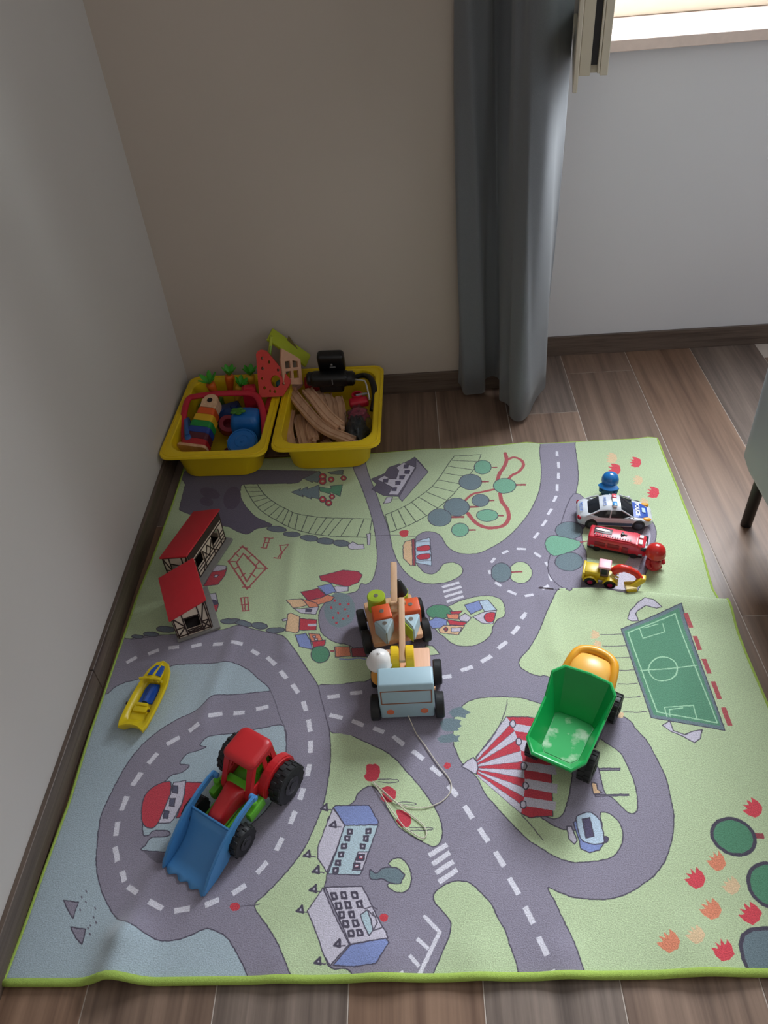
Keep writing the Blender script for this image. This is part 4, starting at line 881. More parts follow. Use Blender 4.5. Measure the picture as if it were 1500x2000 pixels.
def interp(T,v):
    if v<=T[0][0]: return T[0][1]
    for (a,p),(b_,q) in zip(T,T[1:]):
        if v<=b_: return p+(q-p)*(v-a)/(b_-a)
    return T[-1][1]
XLE=[(.413,-.131),(.45,-.129),(.55,-.126),(.7,-.121),(.85,-.124),(1.0,-.121),(1.2,-.118),(1.4,-.108),(1.6,-.104),(1.7,-.104)]; XRE=[(.4,1.172),(.85,1.172),(1.0,1.172),(1.10,1.166),(1.15,1.160),(1.27,1.172),(1.4,1.176),(1.69,1.181)]; YBE=[(-.14,1.70),(.44,1.697),(.55,1.702),(.62,1.698),(.75,1.702),(.83,1.710),(.86,1.702),(.96,1.70),(1.05,1.698),(1.12,1.698),(1.16,1.704),(1.19,1.694)]
YFE=[(-.14,.410),(0,.408),(.6,.405),(1.2,.403)]
def fold(x): return interp([(.80,1.178),(.833,1.168),(.98,1.140),(1.156,1.107),(1.2,1.10)],x)
def sstep(a,b_,x): t=min(max((x-a)/(b_-a),0),1); return t*t*(3-2*t)
RIDGES=[(.045,.395,.050,.46,.034,.034),(.050,.46,.060,.57,.020,.006),(.09,.86,.13,1.12,.018,.006),(.24,1.02,.22,1.35,.02,.007),(.30,.40,.30,.43,.03,.006),(.455,.40,.455,.43,.04,.007),(.60,.40,.60,.43,.035,.007),(.73,.40,.73,.43,.03,.007),(.93,.40,.93,.44,.05,.009),(.80,1.0,.815,1.15,.02,.004)]
def hgt(x,y):
    h=.0075
    for xa,ya,xb,yb,wd,ht in RIDGES:
        dx,dy=xb-xa,yb-ya; L2=dx*dx+dy*dy; t=((x-xa)*dx+(y-ya)*dy)/L2; tc_=min(max(t,0),1); d=math.hypot(x-xa-tc_*dx,y-ya-tc_*dy)
        if d<wd*3: h+=ht*math.exp(-(d/wd)**2)
    h+=.0012*(math.sin(x*23+y*9)+math.sin(y*31-x*12))*.5+.0006
    return h
NU=230; rows=[]
for k in range(124): rows.append(('n',k/123))
for q in ((.35,.96),(.6,.75),(.35,.45),(-.6,.18),(-1.4,.02)): rows.append(('t',q))
for k in range(1,86): rows.append(('f',k/85))
V=[];UV=[]
for kind,q in rows:
    for i in range(NU+1):
        u=i/NU; xg=-.13+u*1.31; y0=fold(xg); A=sstep(.80,.93,xg)
        yf=interp(YFE,xg); yb=interp(YBE,xg)
        if kind=='n': y=yf+(y0-yf)*q; z=hgt(xg,y)+A*(.015*math.exp(-((y0-y)/.045)**2)); uy=y
        elif kind=='t': y=y0+q[0]*.010*A; z=hgt(xg,y0)+A*.015*q[1]; uy=y0
        else: y=y0+(yb-y0)*q+(-.014*A)*(1-q)**30; z=hgt(xg,y); uy=y0+(yb-y0)*q
        x=interp(XLE,y)+(interp(XRE,y)-interp(XLE,y))*u
        if kind in 'nt': x+=.010*A*math.exp(-((y0-min(y,y0))/.08)**2)
        ux=x if kind!='t' else x
        V.append((x,y,z)); UV.append(((ux*1000-RX0)/(RX1-RX0),(uy*1000-RY0)/(RY1-RY0)))
NR=len(rows); W1=NU+1
F=[(r*W1+i,r*W1+i+1,(r+1)*W1+i+1,(r+1)*W1+i) for r in range(NR-1) for i in range(NU)]
me=bpy.data.meshes.new('play_rug'); me.from_pydata(V,[],F); me.update()
ul=me.uv_layers.new(name='UVMap'); li=np.empty(len(me.loops),np.int32); me.loops.foreach_get('vertex_index',li)
ul.data.foreach_set('uv',np.array(UV,np.float32)[li].ravel()); me.materials.append(rm); me.polygons.foreach_set('use_smooth',[True]*len(me.polygons))
rug=bpy.data.objects.new('play_rug',me); COL.objects.link(rug); q=rug.modifiers.new('solid','SOLIDIFY'); q.thickness=.005; q.offset=-1
tag(rug,'children play rug printed with roads, houses, railway and football pitch','rug')
per=[V[i] for i in range(0,NU+1,2)]; rr=[6.4]*len(per)
right=[V[r*W1+NU] for r in range(1,NR-1)]; rr+=[3.2]*len(right)
back=[V[(NR-1)*W1+i] for i in range(NU,-1,-2)]; rr+=[2.6]*len(back)
left=[V[r*W1] for r in range(NR-2,0,-1)]; rr+=[3.4]*len(left)
per=per+right+back+left
b=MB(); b.tube([(x*1000,y*1000,max(z*1000-2.0,r_+.2)) for (x,y,z),r_ in zip(per,rr)],rr,8,closed=True)
b.obj('lime_binding',mat('lime_binding','AECA62',.85,.1,300,.8,900,spec=.2),rug,smooth=180)
# ================================================================ TOYS
ZR=.0096
black=mat('tyre_black','141518',.55,.1,200,.2); 
def text(body,size,m,parent,loc,rot=(0,0,0),name='lettering',ext=.0003,bold=0):
    c=bpy.data.curves.new(name,'FONT'); c.body=body; c.size=size; c.extrude=ext; c.align_x='CENTER'; c.align_y='CENTER'; c.offset=bold
    q_=bpy.data.objects.new(name,c); COL.objects.link(q_); bpy.context.view_layer.update(); me_=bpy.data.meshes.new_from_object(q_); me_.name=name; bpy.data.objects.remove(q_)
    me_.materials.clear(); me_.materials.append(m); o=bpy.data.objects.new(name,me_); COL.objects.link(o); o.parent=parent; o.location=loc; o.rotation_euler=rot; return o
def wheel(parent,x,y,r,wd,axis='x',hub=None,tread=0,name='wheel',hubcol=None,z=None):
    z=r if z is None else z
    b=MB(); n=32
    if tread:
        # tyre with lugs
        prof=[(r*.55,-wd/2),(r*.9,-wd/2),(r*.96,-wd/2+2),(r*.96,wd/2-2),(r*.9,wd/2),(r*.55,wd/2)]
        b.lathe(prof,(0,0,0),'x',n)
        for i in range(tread):
            a=2*PI*i/tread
            for s_ in (-1,1): b.box((s_*wd*.24,0,r*.955),(wd*.46,r*.16,r*.10),r*.02,M=TR(0,0,0,a+(s_*.5)*PI/tread),seg=1)
    else: b.cyl((0,0,0),r,wd,'x',n,bev=2.2)
    w_=b.obj(name,black,parent,smooth=40); w_.location=(x*.001,y*.001,z*.001)
    if axis=='y': w_.rotation_euler=(0,0,PI/2)
    if hub:
        s_=1 if (x if axis=='x' else -y)>0 else -1
        h=MB(); h.cyl((s_*(wd/2+.4),0,0),r*.48,2.4,'x',20,bev=.6); h.cyl((s_*(wd/2+1.6),0,0),r*.2,2.4,'x',14,bev=.5)
        for k in range(5):
            a=2*PI*k/5; h.box((s_*(wd/2+1.2),r*.3*math.cos(a),r*.3*math.sin(a)),(1.4,r*.14,r*.14),.3,seg=1)
        h.obj('hub',hub,w_,smooth=40)
    return w_
# ---------------------------------------------------------------- wooden pull-along crane truck
beech=wood('beech','C79470','E3B990',.5,(30,5,30)); beech_l=wood('beech_pale','CFA07C','E8C49E',.5,(60,8,60))
pale_blue=mat('pale_blue_paint','A4BFCA',.42,.02,40); orange_line=mat('brown_line','8E5A40',.6); coral=mat('coral_paint','D9734C',.45)
t=thing('pull_along_truck','pale blue wooden crane truck with a trailer of blocks mid-rug','toy truck',(.498,.845,ZR),.01)
b=MB(); b.box((0,21,64),(103,42,103),4.5,seg=3); cab=b.obj('cab',pale_blue,t)
b=MB()
for c,d in (((0,-.2,98),(93,1,2.2)),((0,-.2,60),(93,1,2.2)),((-46.5,-.2,79),(2.2,1,40)),((46.5,-.2,79),(2.2,1,40))): b.box(c,d)
b.obj('windscreen_outline',orange_line,cab,smooth=0)
for sx in (-1,1):
    b=MB(); b.cyl((0,0,0),7.2,1.6,'y',24,bev=.4); h=b.obj('headlight',coral,cab); h.location=(sx*.032,-.0004,.034)
b=MB(); b.box((0,90,36),(97,100,22),4,seg=2); ch=b.obj('chassis',wood('chassis_wood','D29A78','E5B594',.5,(25,4,25)),t)
for sx in (-1,1):
    for y in (18,94): wheel(t,sx*61,y,25,17)
b=MB(); b.cyl((0,55,25),4,110,'x',12); b.cyl((0,94,25),4,110,'x',12); b.obj('axle',beech,t)
yel=mat('yellow_paint','EFC71E',.4)
for x0 in (-18.5,9.5):
    b=MB(); P=[(-22,0),(22,0)]+arc(0,48,22,0,180,14); b.prism(P,16,M=TR(x0,80,47,PI/2,0,PI/2),bev=1.5); b.obj('crane_bracket',yel,t)
b=MB(); b.cyl((-4.5,80,88),3,36,'x',12); b.obj('crane_pivot',beech,t)
def bar(name,p0,p1,w_,h_,m,parent):
    p0,p1=Vector(p0),Vector(p1); d=p1-p0; b=MB(); b.box((0,d.length*500,0),(w_,d.length*1000,h_),1.6,seg=2)
    o=b.obj(name,m,parent); o.matrix_basis=(Matrix.Translation(p0)@Matrix((Vector((d.y,-d.x,0)).normalized(),d.normalized(),Vector((d.y,-d.x,0)).normalized().cross(d.normalized()))).transposed().to_4x4()); return o
wroot=Vector((.498,.845,ZR))
def rel(p,o=wroot): return tuple(Vector(p)-o)
bar('crane_arm',rel((.4935,.908,.112)),rel((.4965,1.035,.148)),11.5,13,beech_l,t)
bar('crane_arm',rel((.481,1.018,.132)),rel((.483,1.120,.162)),12.5,14,beech_l,t)
b=MB(); b.cyl((0,0,0),4,30,'x',12); pv=b.obj('arm_joint',beech,t); pv.location=rel((.489,1.027,.144))
# trailer
tr=bpy.data.objects.new('trailer',None); 
TT=Matrix.Translation((.4715,1.062,ZR))@Matrix.Rotation(math.radians(12),4,'Z')
tl=wroot; 
def tmesh(bm_,name,m,x=0,y=0,z=0,parent=None,**k):
    o=bm_.obj(name,m,parent or t,**k); o.matrix_basis=(Matrix.Rotation(-.01,4,'Z')@Matrix.Translation(-wroot)@TT@Matrix.Translation((x*.001,y*.001,z*.001))); return o
b=MB(); b.prism(rrect(103,116,5,3),13,bev=1.5); tmesh(b,'trailer_plate',beech,0,0,43)
for sx in (-1,1):
    for y in (-28,30):
        b=MB(); b.cyl((0,0,0),25,17,'x',32,bev=2.2); tmesh(b,'wheel',black,sx*62,y,25.5)
b=MB(); b.box((0,-30,30),(30,20,18),2); b.box((0,32,30),(30,20,18),2); b.cyl((0,-28,25.5),4,112,'x',12); b.cyl((0,30,25.5),4,112,'x',12); tmesh(b,'axle_block',beech)
b=MB(); b.tube([(0,-58,40),(8,-75,36),(12,-90,32)],3.5); tmesh(b,'tow_hook',mat('dark_red_paint','8E2A22',.4))
# the loose blocks on the trailer: things of their own
steel=mat('screw_steel','B9B6B0',.3,metal=.9)
def screw(parent,x,y,z):
    b=MB(); b.cyl((0,0,0),4.6,1.6,'z',18,bev=.5); b.box((0,0,.7),(6,1.1,.5)); o=b.obj('screw',steel,parent); o.location=(x*.001,y*.001,z*.001); return o
ZT=ZR+.0497
lime=mat('lime_paint','A6BE2C',.45); orr=mat('orange_paint','E25A26',.45)
q=thing('block_cylinder','lime green cylinder block with a metal screw on top','toy block',(.4395,1.090,ZT)); b=MB(); b.cyl((0,0,20),19,40,'z',36,bev=2); b.obj('block',lime,q); screw(q,0,0,40.4)
for x,y,r,l in ((.4515,1.047,12,'orange cube block in front of the lime cylinder'),(.510,1.062,9,'orange cube block beside the crane arms and above the blue-lime prism')):
    q=thing('block_cube',l,'toy block',(x,y,ZT),math.radians(r)); b=MB(); b.box((0,0,20),(38,38,40),3.2,seg=3); b.obj('block',orr,q); screw(q,0,0,40.4)
greyblue=mat('grey_blue_paint','A9BCC2',.45); 
q=thing('block_prism','grey-blue triangular block standing on the near left of the trailer','toy block',(.459,1.008,ZT),math.radians(8)); b=MB(); b.prism([(-22,18),(20,20),(0,-21)],40,M=TR(0,0,20),bev=3.5,seg=3); b.obj('block',greyblue,q); screw(q,0,7,40.4)
q=thing('block_prism','pale blue triangular block with a lime side right of the crane arm','toy block',(.5105,1.017,ZT),math.radians(6)); b=MB(); b.prism([(-19,19),(21,20),(3,-22)],39,M=TR(0,0,20.5),bev=3.2,seg=3); blk=b.obj('block',mat('ice_blue_paint','B9D2DC',.45),q); screw(q,1,6,40.6)
b=MB(); b.prism([(-17,12),(2,-20),(1,-23),(-20,12)],34,M=TR(-.6,-.6,20),bev=.5,seg=1); b.obj('painted_side',lime,q)
q=thing('block_cone','black cone block on a lime green base at the far end of the trailer','toy block',(.4875,1.103,ZT)); b=MB(); b.cyl((0,0,16),18,32,'z',36,bev=2); b.obj('base',lime,q); b=MB(); b.lathe([(17.5,32),(17.8,34),(17,38),(6,66),(3,69),(0,70)],seg=36); b.obj('cone',mat('black_paint','1B1C1E',.4),q); b=MB(); b.cyl((0,0,33),18.8,4,'z',36,bev=1.5); b.obj('rim',mat('bright_lime_paint','BFD63A',.4),q)
# driver
q=thing('driver_figure','round wooden driver figure with a white helmet beside the yellow crane bracket','toy figure',(.4500,.913,ZR+.0478)); q.scale=(1.12,1.12,1.14)
b=MB(); b.lathe([(0,0),(16,0),(18,2),(18,10),(15,28),(12,36),(0,38)],seg=32); b.obj('body',mat('amber_paint','E09A2A',.45),q)
b=MB(); b.ball((0,0,44),(15,15,14)); b.obj('head',beech_l,q)
white=mat('white_paint','E9E6E4',.3,.01); b=MB(); b.lathe([(0,42),(20,42),(22.5,43),(23,46),(21.5,48.5),(20,50),(18,57),(13,63.5),(6,67),(2.6,68),(2.4,69.5),(0,70.2)],seg=40); b.obj('helmet',white,q)
b=MB(); b.lathe([(12,36),(16.5,37),(17.5,40),(16,42),(12,43)],seg=28); b.obj('collar',mat('navy_paint','3A3F4A',.5),q)
# pull string
SP=[(.498,.846,.030),(.503,.838,.020),(.512,.818,.0115),(.528,.792,.0105),(.548,.756,.0105),(.566,.728,.0105),(.5715,.712,.0105),(.569,.698,.0105),(.556,.683,.0105),(.538,.674,.0105),(.515,.670,.0105),(.492,.674,.0105),(.470,.684,.0105),(.450,.702,.0105),(.432,.7225,.0105),(.436,.716,.0118),(.447,.697,.012),(.461,.674,.012),(.476,.652,.0112),(.488,.636,.0105),(.500,.627,.0105),(.513,.618,.0105),(.521,.617,.0105),(.525,.626,.0105),(.519,.640,.0105),(.506,.652,.0105),(.494,.662,.011),(.480,.675,.0128),(.466,.688,.013),(.450,.704,.0122),(.436,.719,.0105)]
b=MB(); b.tube([(x*1000,y*1000,z*1000) for x,y,z in crom(SP,6)],.95,8); o=b.obj('pull_string',mat('string_cotton','DED6C6',.9,.1,900,.5,2500),smooth=180); tag(o,'off-white pull string looped on the rug in front of the wooden truck','string')

# ---------------------------------------------------------------- tractor with front loader
red=mat('toy_red_plastic','C4252B',.38,.02); tgreen=mat('toy_green_plastic','5FB52A',.38,.02); tblue=mat('loader_blue_plastic','4A8CC8',.36,.02)
t=thing('toy_tractor','red toy tractor with a blue front loader and lime green chassis','toy tractor',(.226,.725,ZR),math.radians(-31.7))
hubm=mat('hub_black_gloss','1F2022',.25)
for sx in (-1,1):
    wheel(t,sx*59,13,38,23,hub=hubm,tread=16); wheel(t,sx*52,-105,28,19,hub=hubm,tread=13)
b=MB()   # cab shell built as panels with window openings
side=[(-52,44),(28,44),(32,60),(28,116),(-22,116),(-52,58)]
win=[(-36,68),(-2,68),(-2,106),(-18,106)]; win2=[(7,78),(21,78),(20,104),(7,104)]
for sx in (-1,1): b.prism(side,3.4,M=TR(sx*30,0,0,PI/2,0,PI/2),holes=(win,win2))
Mf=TR(0,-27.5,0)@Matrix.Rotation(math.radians(96-0),4,'X')
b.prism([(-31,0),(31,0),(31,66),(-31,66)],3.2,M=TR(0,-51,57,PI/2-.45,0,0),holes=([(-22,5),(22,5),(20,56),(-20,56)],)); b.box((0,-51,50),(62,3.2,14))
b.prism([(-31,44),(31,44),(29,116),(-29,116)],3.2,M=TR(0,29,0,PI/2,0,0),holes=([(-20,70),(20,70),(18,104),(-18,104)],))
cabp=b.obj('cab',red,t,smooth=30)
b=MB(); rings=[]
for z,k,dy in ((113,1.0,0),(116,1.06,0),(121,1.05,0),(125,.93,0),(126.5,.7,0)): rings.append([Vector((x*k,y*k+1,z+(.0 if k>1 else 0)-.0009*(x*x)*0)) for x,y in rrect(64,60,12,5)])
b.loft(rings); b.obj('roof',red,t,smooth=50)
# hood
b=MB(); rings=[]
for y,wd,zt,zb in ((-44,50,66,36),(-56,36,76,36),(-75,31,73,36),(-98,30,66,36),(-110,28,60,38),(-113,24,54,40)):
    rings.append([Vector((x,y,z)) for x,z in [(-wd/2,zb),(-wd/2,zt-9),(-wd/2+3,zt-3),(-wd/2+9,zt),(wd/2-9,zt),(wd/2-3,zt-3),(wd/2,zt-9),(wd/2,zb)]])
b.loft(rings); b.obj('hood',red,t,smooth=50)
# fenders over the rear wheels
for sx in (-1,1):
    P=arc(12,40,44,-8,188,16); b=MB(); b.prism(P,18,M=TR(sx*38,0,0,PI/2,0,PI/2),bev=3); b.obj('fender',red,t,smooth=40)
# green chassis, seat and interior
b=MB(); b.box((0,-40,32),(36,150,14),3); b.box((0,6,38),(52,54,12),3); b.box((0,-118,34),(34,12,16),3); b.box((0,40,38),(16,22,8),2); b.cyl((0,46,50),6,10,'z',16,bev=1)
b.cyl((0,0,38),5,110,'x',14); b.cyl((0,-105,28),5,100,'x',14)
for sx in (-1,1): b.box((sx*41,-52,36),(13,40,22),3); b.cyl((sx*41,-52,56),6,9,'z',16,bev=1); b.box((sx*24,-80,40),(5,60,6),1.5)
b.obj('chassis',tgreen,t,smooth=35)
b=MB(); b.box((0,6,60),(38,24,16),4); b.box((0,20,78),(40,8,40),4); b.box((0,-38,60),(54,16,12),2); b.box((0,-6,52),(54,76,6),1); b.obj('seat',tgreen,t,smooth=35)
b=MB(); b.tube([(0,-16,66),(0,-10,80)],2.6); b.lathe([(7,-1.2),(10,-1.2),(10,1.2),(7,1.2)],(0,-9,82),'z',20,cap=False); b.obj('steering_wheel',tgreen,t)
# loader
b=MB(); N_=9
prof=[]   # inner curve of the bucket (y,z)
for k in range(N_+1):
    f=k/N_; prof.append((-200+86*f, 3+5*f+ 52*f**3.0))
rings=[]
def buck(off):
    return [(y+off*(.25 if k>5 else 0),z-off) for k,(y,z) in enumerate(prof)]
up=[]; lo=[]
nx=25
vv=[]
for k,(y,z) in enumerate(prof):
    row=[]
    for i in range(nx+1):
        x=-43+86*i/nx; yy=y+(3.2*math.cos(i/nx*2*PI*3.5)-1 if k==0 else 0); row.append(Vector((x,yy,z)))
    vv.append(row)
b.loft(vv,cap=False,closed=False)
top=[[Vector((-43+86*i/nx,y,z)) for i in range(nx+1)] for y,z in ((-114,60),(-112.5,64),(-110,64.5),(-110,58))]
b.loft(top,cap=False,closed=False)
bk=b.obj('loader_bucket',tblue,t,smooth=50,solid=.0028)
for sx in (-1,1):
    P=[(-203,2),(-196,13),(-178,34),(-150,55),(-120,70),(-88,80),(-60,82),(-47,80),(-44,73),(-50,67),(-62,71),(-88,68),(-108,60),(-116,48),(-124,24),(-140,9),(-170,2)]
    b=MB(); b.prism(P,5.5,M=TR(sx*45.5,0,0,PI/2,0,PI/2),bev=1.4,seg=2); b.cyl((sx*43,-50,73),5.2,14,'x',16,bev=1); b.obj('loader_arm',tblue,t,smooth=40)

# ---------------------------------------------------------------- dump truck
dgreen=mat('dumper_green','0E9A4A',.33,.02); dyel=mat('dumper_yellow','EDA72C',.35,.02); dblk=mat('dumper_black','17191C',.45)
t=thing('toy_dump_truck','green and yellow toy dump truck with an empty worn tipper bed','toy truck',(.785,.775,ZR),math.radians(-30))
for sx in (-1,1):
    for y in (-30,104): wheel(t,sx*48,y,29,24,hub=dblk,tread=15)
b=MB(); b.box((0,44,36),(52,190,18),3); b.box((0,-5,44),(40,80,12),3); b.cyl((0,-30,29),6,96,'x',14); b.cyl((0,104,29),6,96,'x',14); b.box((0,-20,34),(40,20,12),2)
for sx in (-1,1): b.box((sx*40,32,34),(18,50,16),3)
b.obj('chassis',dblk,t,smooth=35)
def ringpts(P,zf): return [Vector((x,y,zf(x,y))) for x,y in P]
rim=[(33,-90),(50,-68),(51,-20),(52,22),(55,60),(40,82),(0,86),(-44,82),(-60,60),(-56,22),(-54,-20),(-53,-68),(-35,-90)]
zr=lambda x,y: 98+ (0 if y<22 else min(26,(y-22)*1.1)) - (4 if y<-80 else 0)
flr=[(24,-60),(33,-48),(34,-20),(34,5),(36,24),(30,30),(0,32),(-30,30),(-36,24),(-34,5),(-34,-20),(-33,-48),(-24,-60)]
b=MB()
outer=[ringpts([(x*.93,y*.93) for x,y in flr],lambda x,y:50),ringpts([(x*1.05,y*1.05) for x,y in flr],lambda x,y:54),ringpts([(x*.98,y*.98) for x,y in rim],lambda x,y:zr(x,y)-6),ringpts([(x*1.035,y*1.03) for x,y in rim],lambda x,y:zr(x,y)-5),ringpts([(x*1.035,y*1.03) for x,y in rim],lambda x,y:zr(x,y)),ringpts([(x*1.0,y*1.0) for x,y in rim],lambda x,y:zr(x,y)+1),ringpts([(x*.965,y*.97) for x,y in rim],zr),ringpts([(x*1.02,y*1.02) for x,y in flr],lambda x,y:60),ringpts(flr,lambda x,y:58)]
b.loft(outer,cap=True)
b.obj('tipper_bed',dgreen,t,smooth=28)
# dusty worn patch on the bed floor (wear with its own shape)
dm=bpy.data.materials.new('worn_green'); dm.use_nodes=True; nt=dm.node_tree; N=nt.nodes; L=nt.links; pb=N['Principled BSDF']
tc=N.new('ShaderNodeTexCoord'); nz=N.new('ShaderNodeTexNoise'); nz.inputs['Scale'].default_value=45; nz.inputs['Detail'].default_value=6; L.new(tc.outputs['Object'],nz.inputs[0]); rp=N.new('ShaderNodeValToRGB'); rp.color_ramp.elements[0].position=.50; rp.color_ramp.elements[1].position=.66; rp.color_ramp.elements[0].color=(*lin('1FA052'),1); rp.color_ramp.elements[1].color=(*lin('A9C7A6'),1); L.new(nz.outputs[0],rp.inputs[0]); L.new(rp.outputs[0],pb.inputs['Base Color']); pb.inputs['Roughness'].default_value=.7
b=MB(); b.prism([(x*.97,y*.97) for x,y in flr],.6,M=TR(0,0,58.4)); b.obj('worn_floor',dm,t,smooth=0)
# cab
b=MB(); rings=[]
for y,hw,zt in ((84,46,92),(98,47,100),(124,47,103),(144,44,100),(156,38,92),(162,34,70),(164,30,52)):
    rings.append([Vector((x-6,y,z)) for x,z in [(-hw*.82,34),(-hw*.82,zt-16),(-hw*.76,zt-6),(-hw*.6,zt),(0,zt+1.5),(hw*.6,zt),(hw*.76,zt-6),(hw*.82,zt-16),(hw*.82,34)]])
b.loft(rings); b.obj('cab',mat('dumper_yellow_light','F0B552',.33,.02),t,smooth=55)
b=MB(); P=crom([(-50,88,60),(-50,100,78),(-46,128,92),(-40,146,96),(-26,156,97),(-6,159,98),(14,156,97),(28,146,96),(34,128,92),(38,100,78),(38,88,60)],5)
b.tube(P,[7.5+1.5*math.sin(PI*i/(len(P)-1)) for i in range(len(P))],12,flat=1.1); b.obj('roof_rail',dyel,t,smooth=180)
b=MB(); b.box((-6,150,46),(82,26,14),6,seg=3); b.box((-6,136,40),(84,40,10),4); b.obj('bumper',dyel,t)
for sx in (-1,1):
    b=MB(); b.prism([(84,40),(150,40),(146,70),(96,78),(84,74)],6,M=TR(sx*42-6,0,0,PI/2,0,PI/2),bev=2); b.obj('side_panel',dyel,t)

# ---------------------------------------------------------------- boat
by=mat('boat_yellow','D8BE12',.33,.03); bb=mat('boat_blue','1E4FA8',.28,.03)
t=thing('toy_jet_ski','yellow and blue plastic toy jet ski on the printed water','toy boat',(-.020,.914,ZR),math.radians(-12)); t.scale=(1,.95,1)
def hull(k,z,sh=0):
    o=[(-25,-82),(-12,-76),(0,-74.5),(12,-76),(26,-83),(30,-70),(31,-40),(31,0),(29,35),(23,62),(13,79),(0,85),(-13,79),(-23,62),(-29,35),(-31,0),(-31,-40),(-29,-70)]
    return [Vector((x*k,y*(k*.3+.7)+sh,z+(4*max(0,(y-20)/65)**2))) for x,y in o]
cock=[(-17,-62),(-8,-60),(0,-60),(8,-60),(17,-62),(18,-50),(19,-34),(19,0),(17,24),(12,36),(6,40),(0,41),(-6,40),(-12,36),(-17,24),(-19,0),(-19,-34),(-18,-50)]
b=MB(); b.loft([hull(.55,1),hull(.8,4),hull(.93,11),hull(1.03,18),hull(1.03,21),hull(.97,23.5),hull(.86,23),[Vector((x*1.02,y,20)) for x,y in cock],[Vector((x*.86,y*.93,12)) for x,y in cock]]); b.obj('hull',by,t,smooth=50)
b=MB(); b.prism([(-15,-16),(15,-16),(15,20),(11,33),(-11,33),(-15,20)],2,M=TR(0,0,13.5),bev=.8); 
b.loft([[Vector((x,y,z)) for x,z in ((-6,14),(-5,19),(0,21.5),(5,19),(6,14))] for y in (-15,0,18,28)]); b.obj('seat',bb,t,smooth=50)
b=MB(); b.box((0,-46,13),(34,46,8),3); b.box((0,-34,19),(30,16,7),3); b.box((0,-25,22),(26,8,6),2.4); b.obj('rear_deck',by,t)
b=MB(); b.loft([[Vector((x,y,z)) for x,z in ((-w_,zz-7),(-w_*.8,zz),(0,zz+3),(w_*.8,zz),(w_,zz-7))] for y,w_,zz in ((30,13,30),(40,14,33),(52,13,31),(68,9,27),(78,4,25))]); b.obj('console',by,t,smooth=50)
for sx in (-1,1):
    b=MB(); b.loft([[Vector((sx*x,y,z)) for x,z in ((x0,zz),(x0+.5,zz+2.0),(x1-.5,zz+1.2),(x1,zz-3))] for y,x0,x1,zz in ((40,2.5,13.5,33.5),(54,2.5,13,31.8),(70,1.8,9,27.5))]); b.obj('windshield',bb,t)
b=MB(); b.tube([(-25,26,36),(-14,30,36),(0,32,35),(14,30,36),(25,26,36)],3,10); b.box((0,32,31),(9,9,14),2); b.obj('handlebar',by,t)
b=MB(); b.cyl((-34,-22,14),3,8,'x',12); b.obj('peg',mat('peg_brown','3A2A20',.6),t); b=MB(); b.cyl((20,-38,23.4),3,1.4,'z',12); b.obj('peg_socket',mat('peg_brown','3A2A20',.6),t)

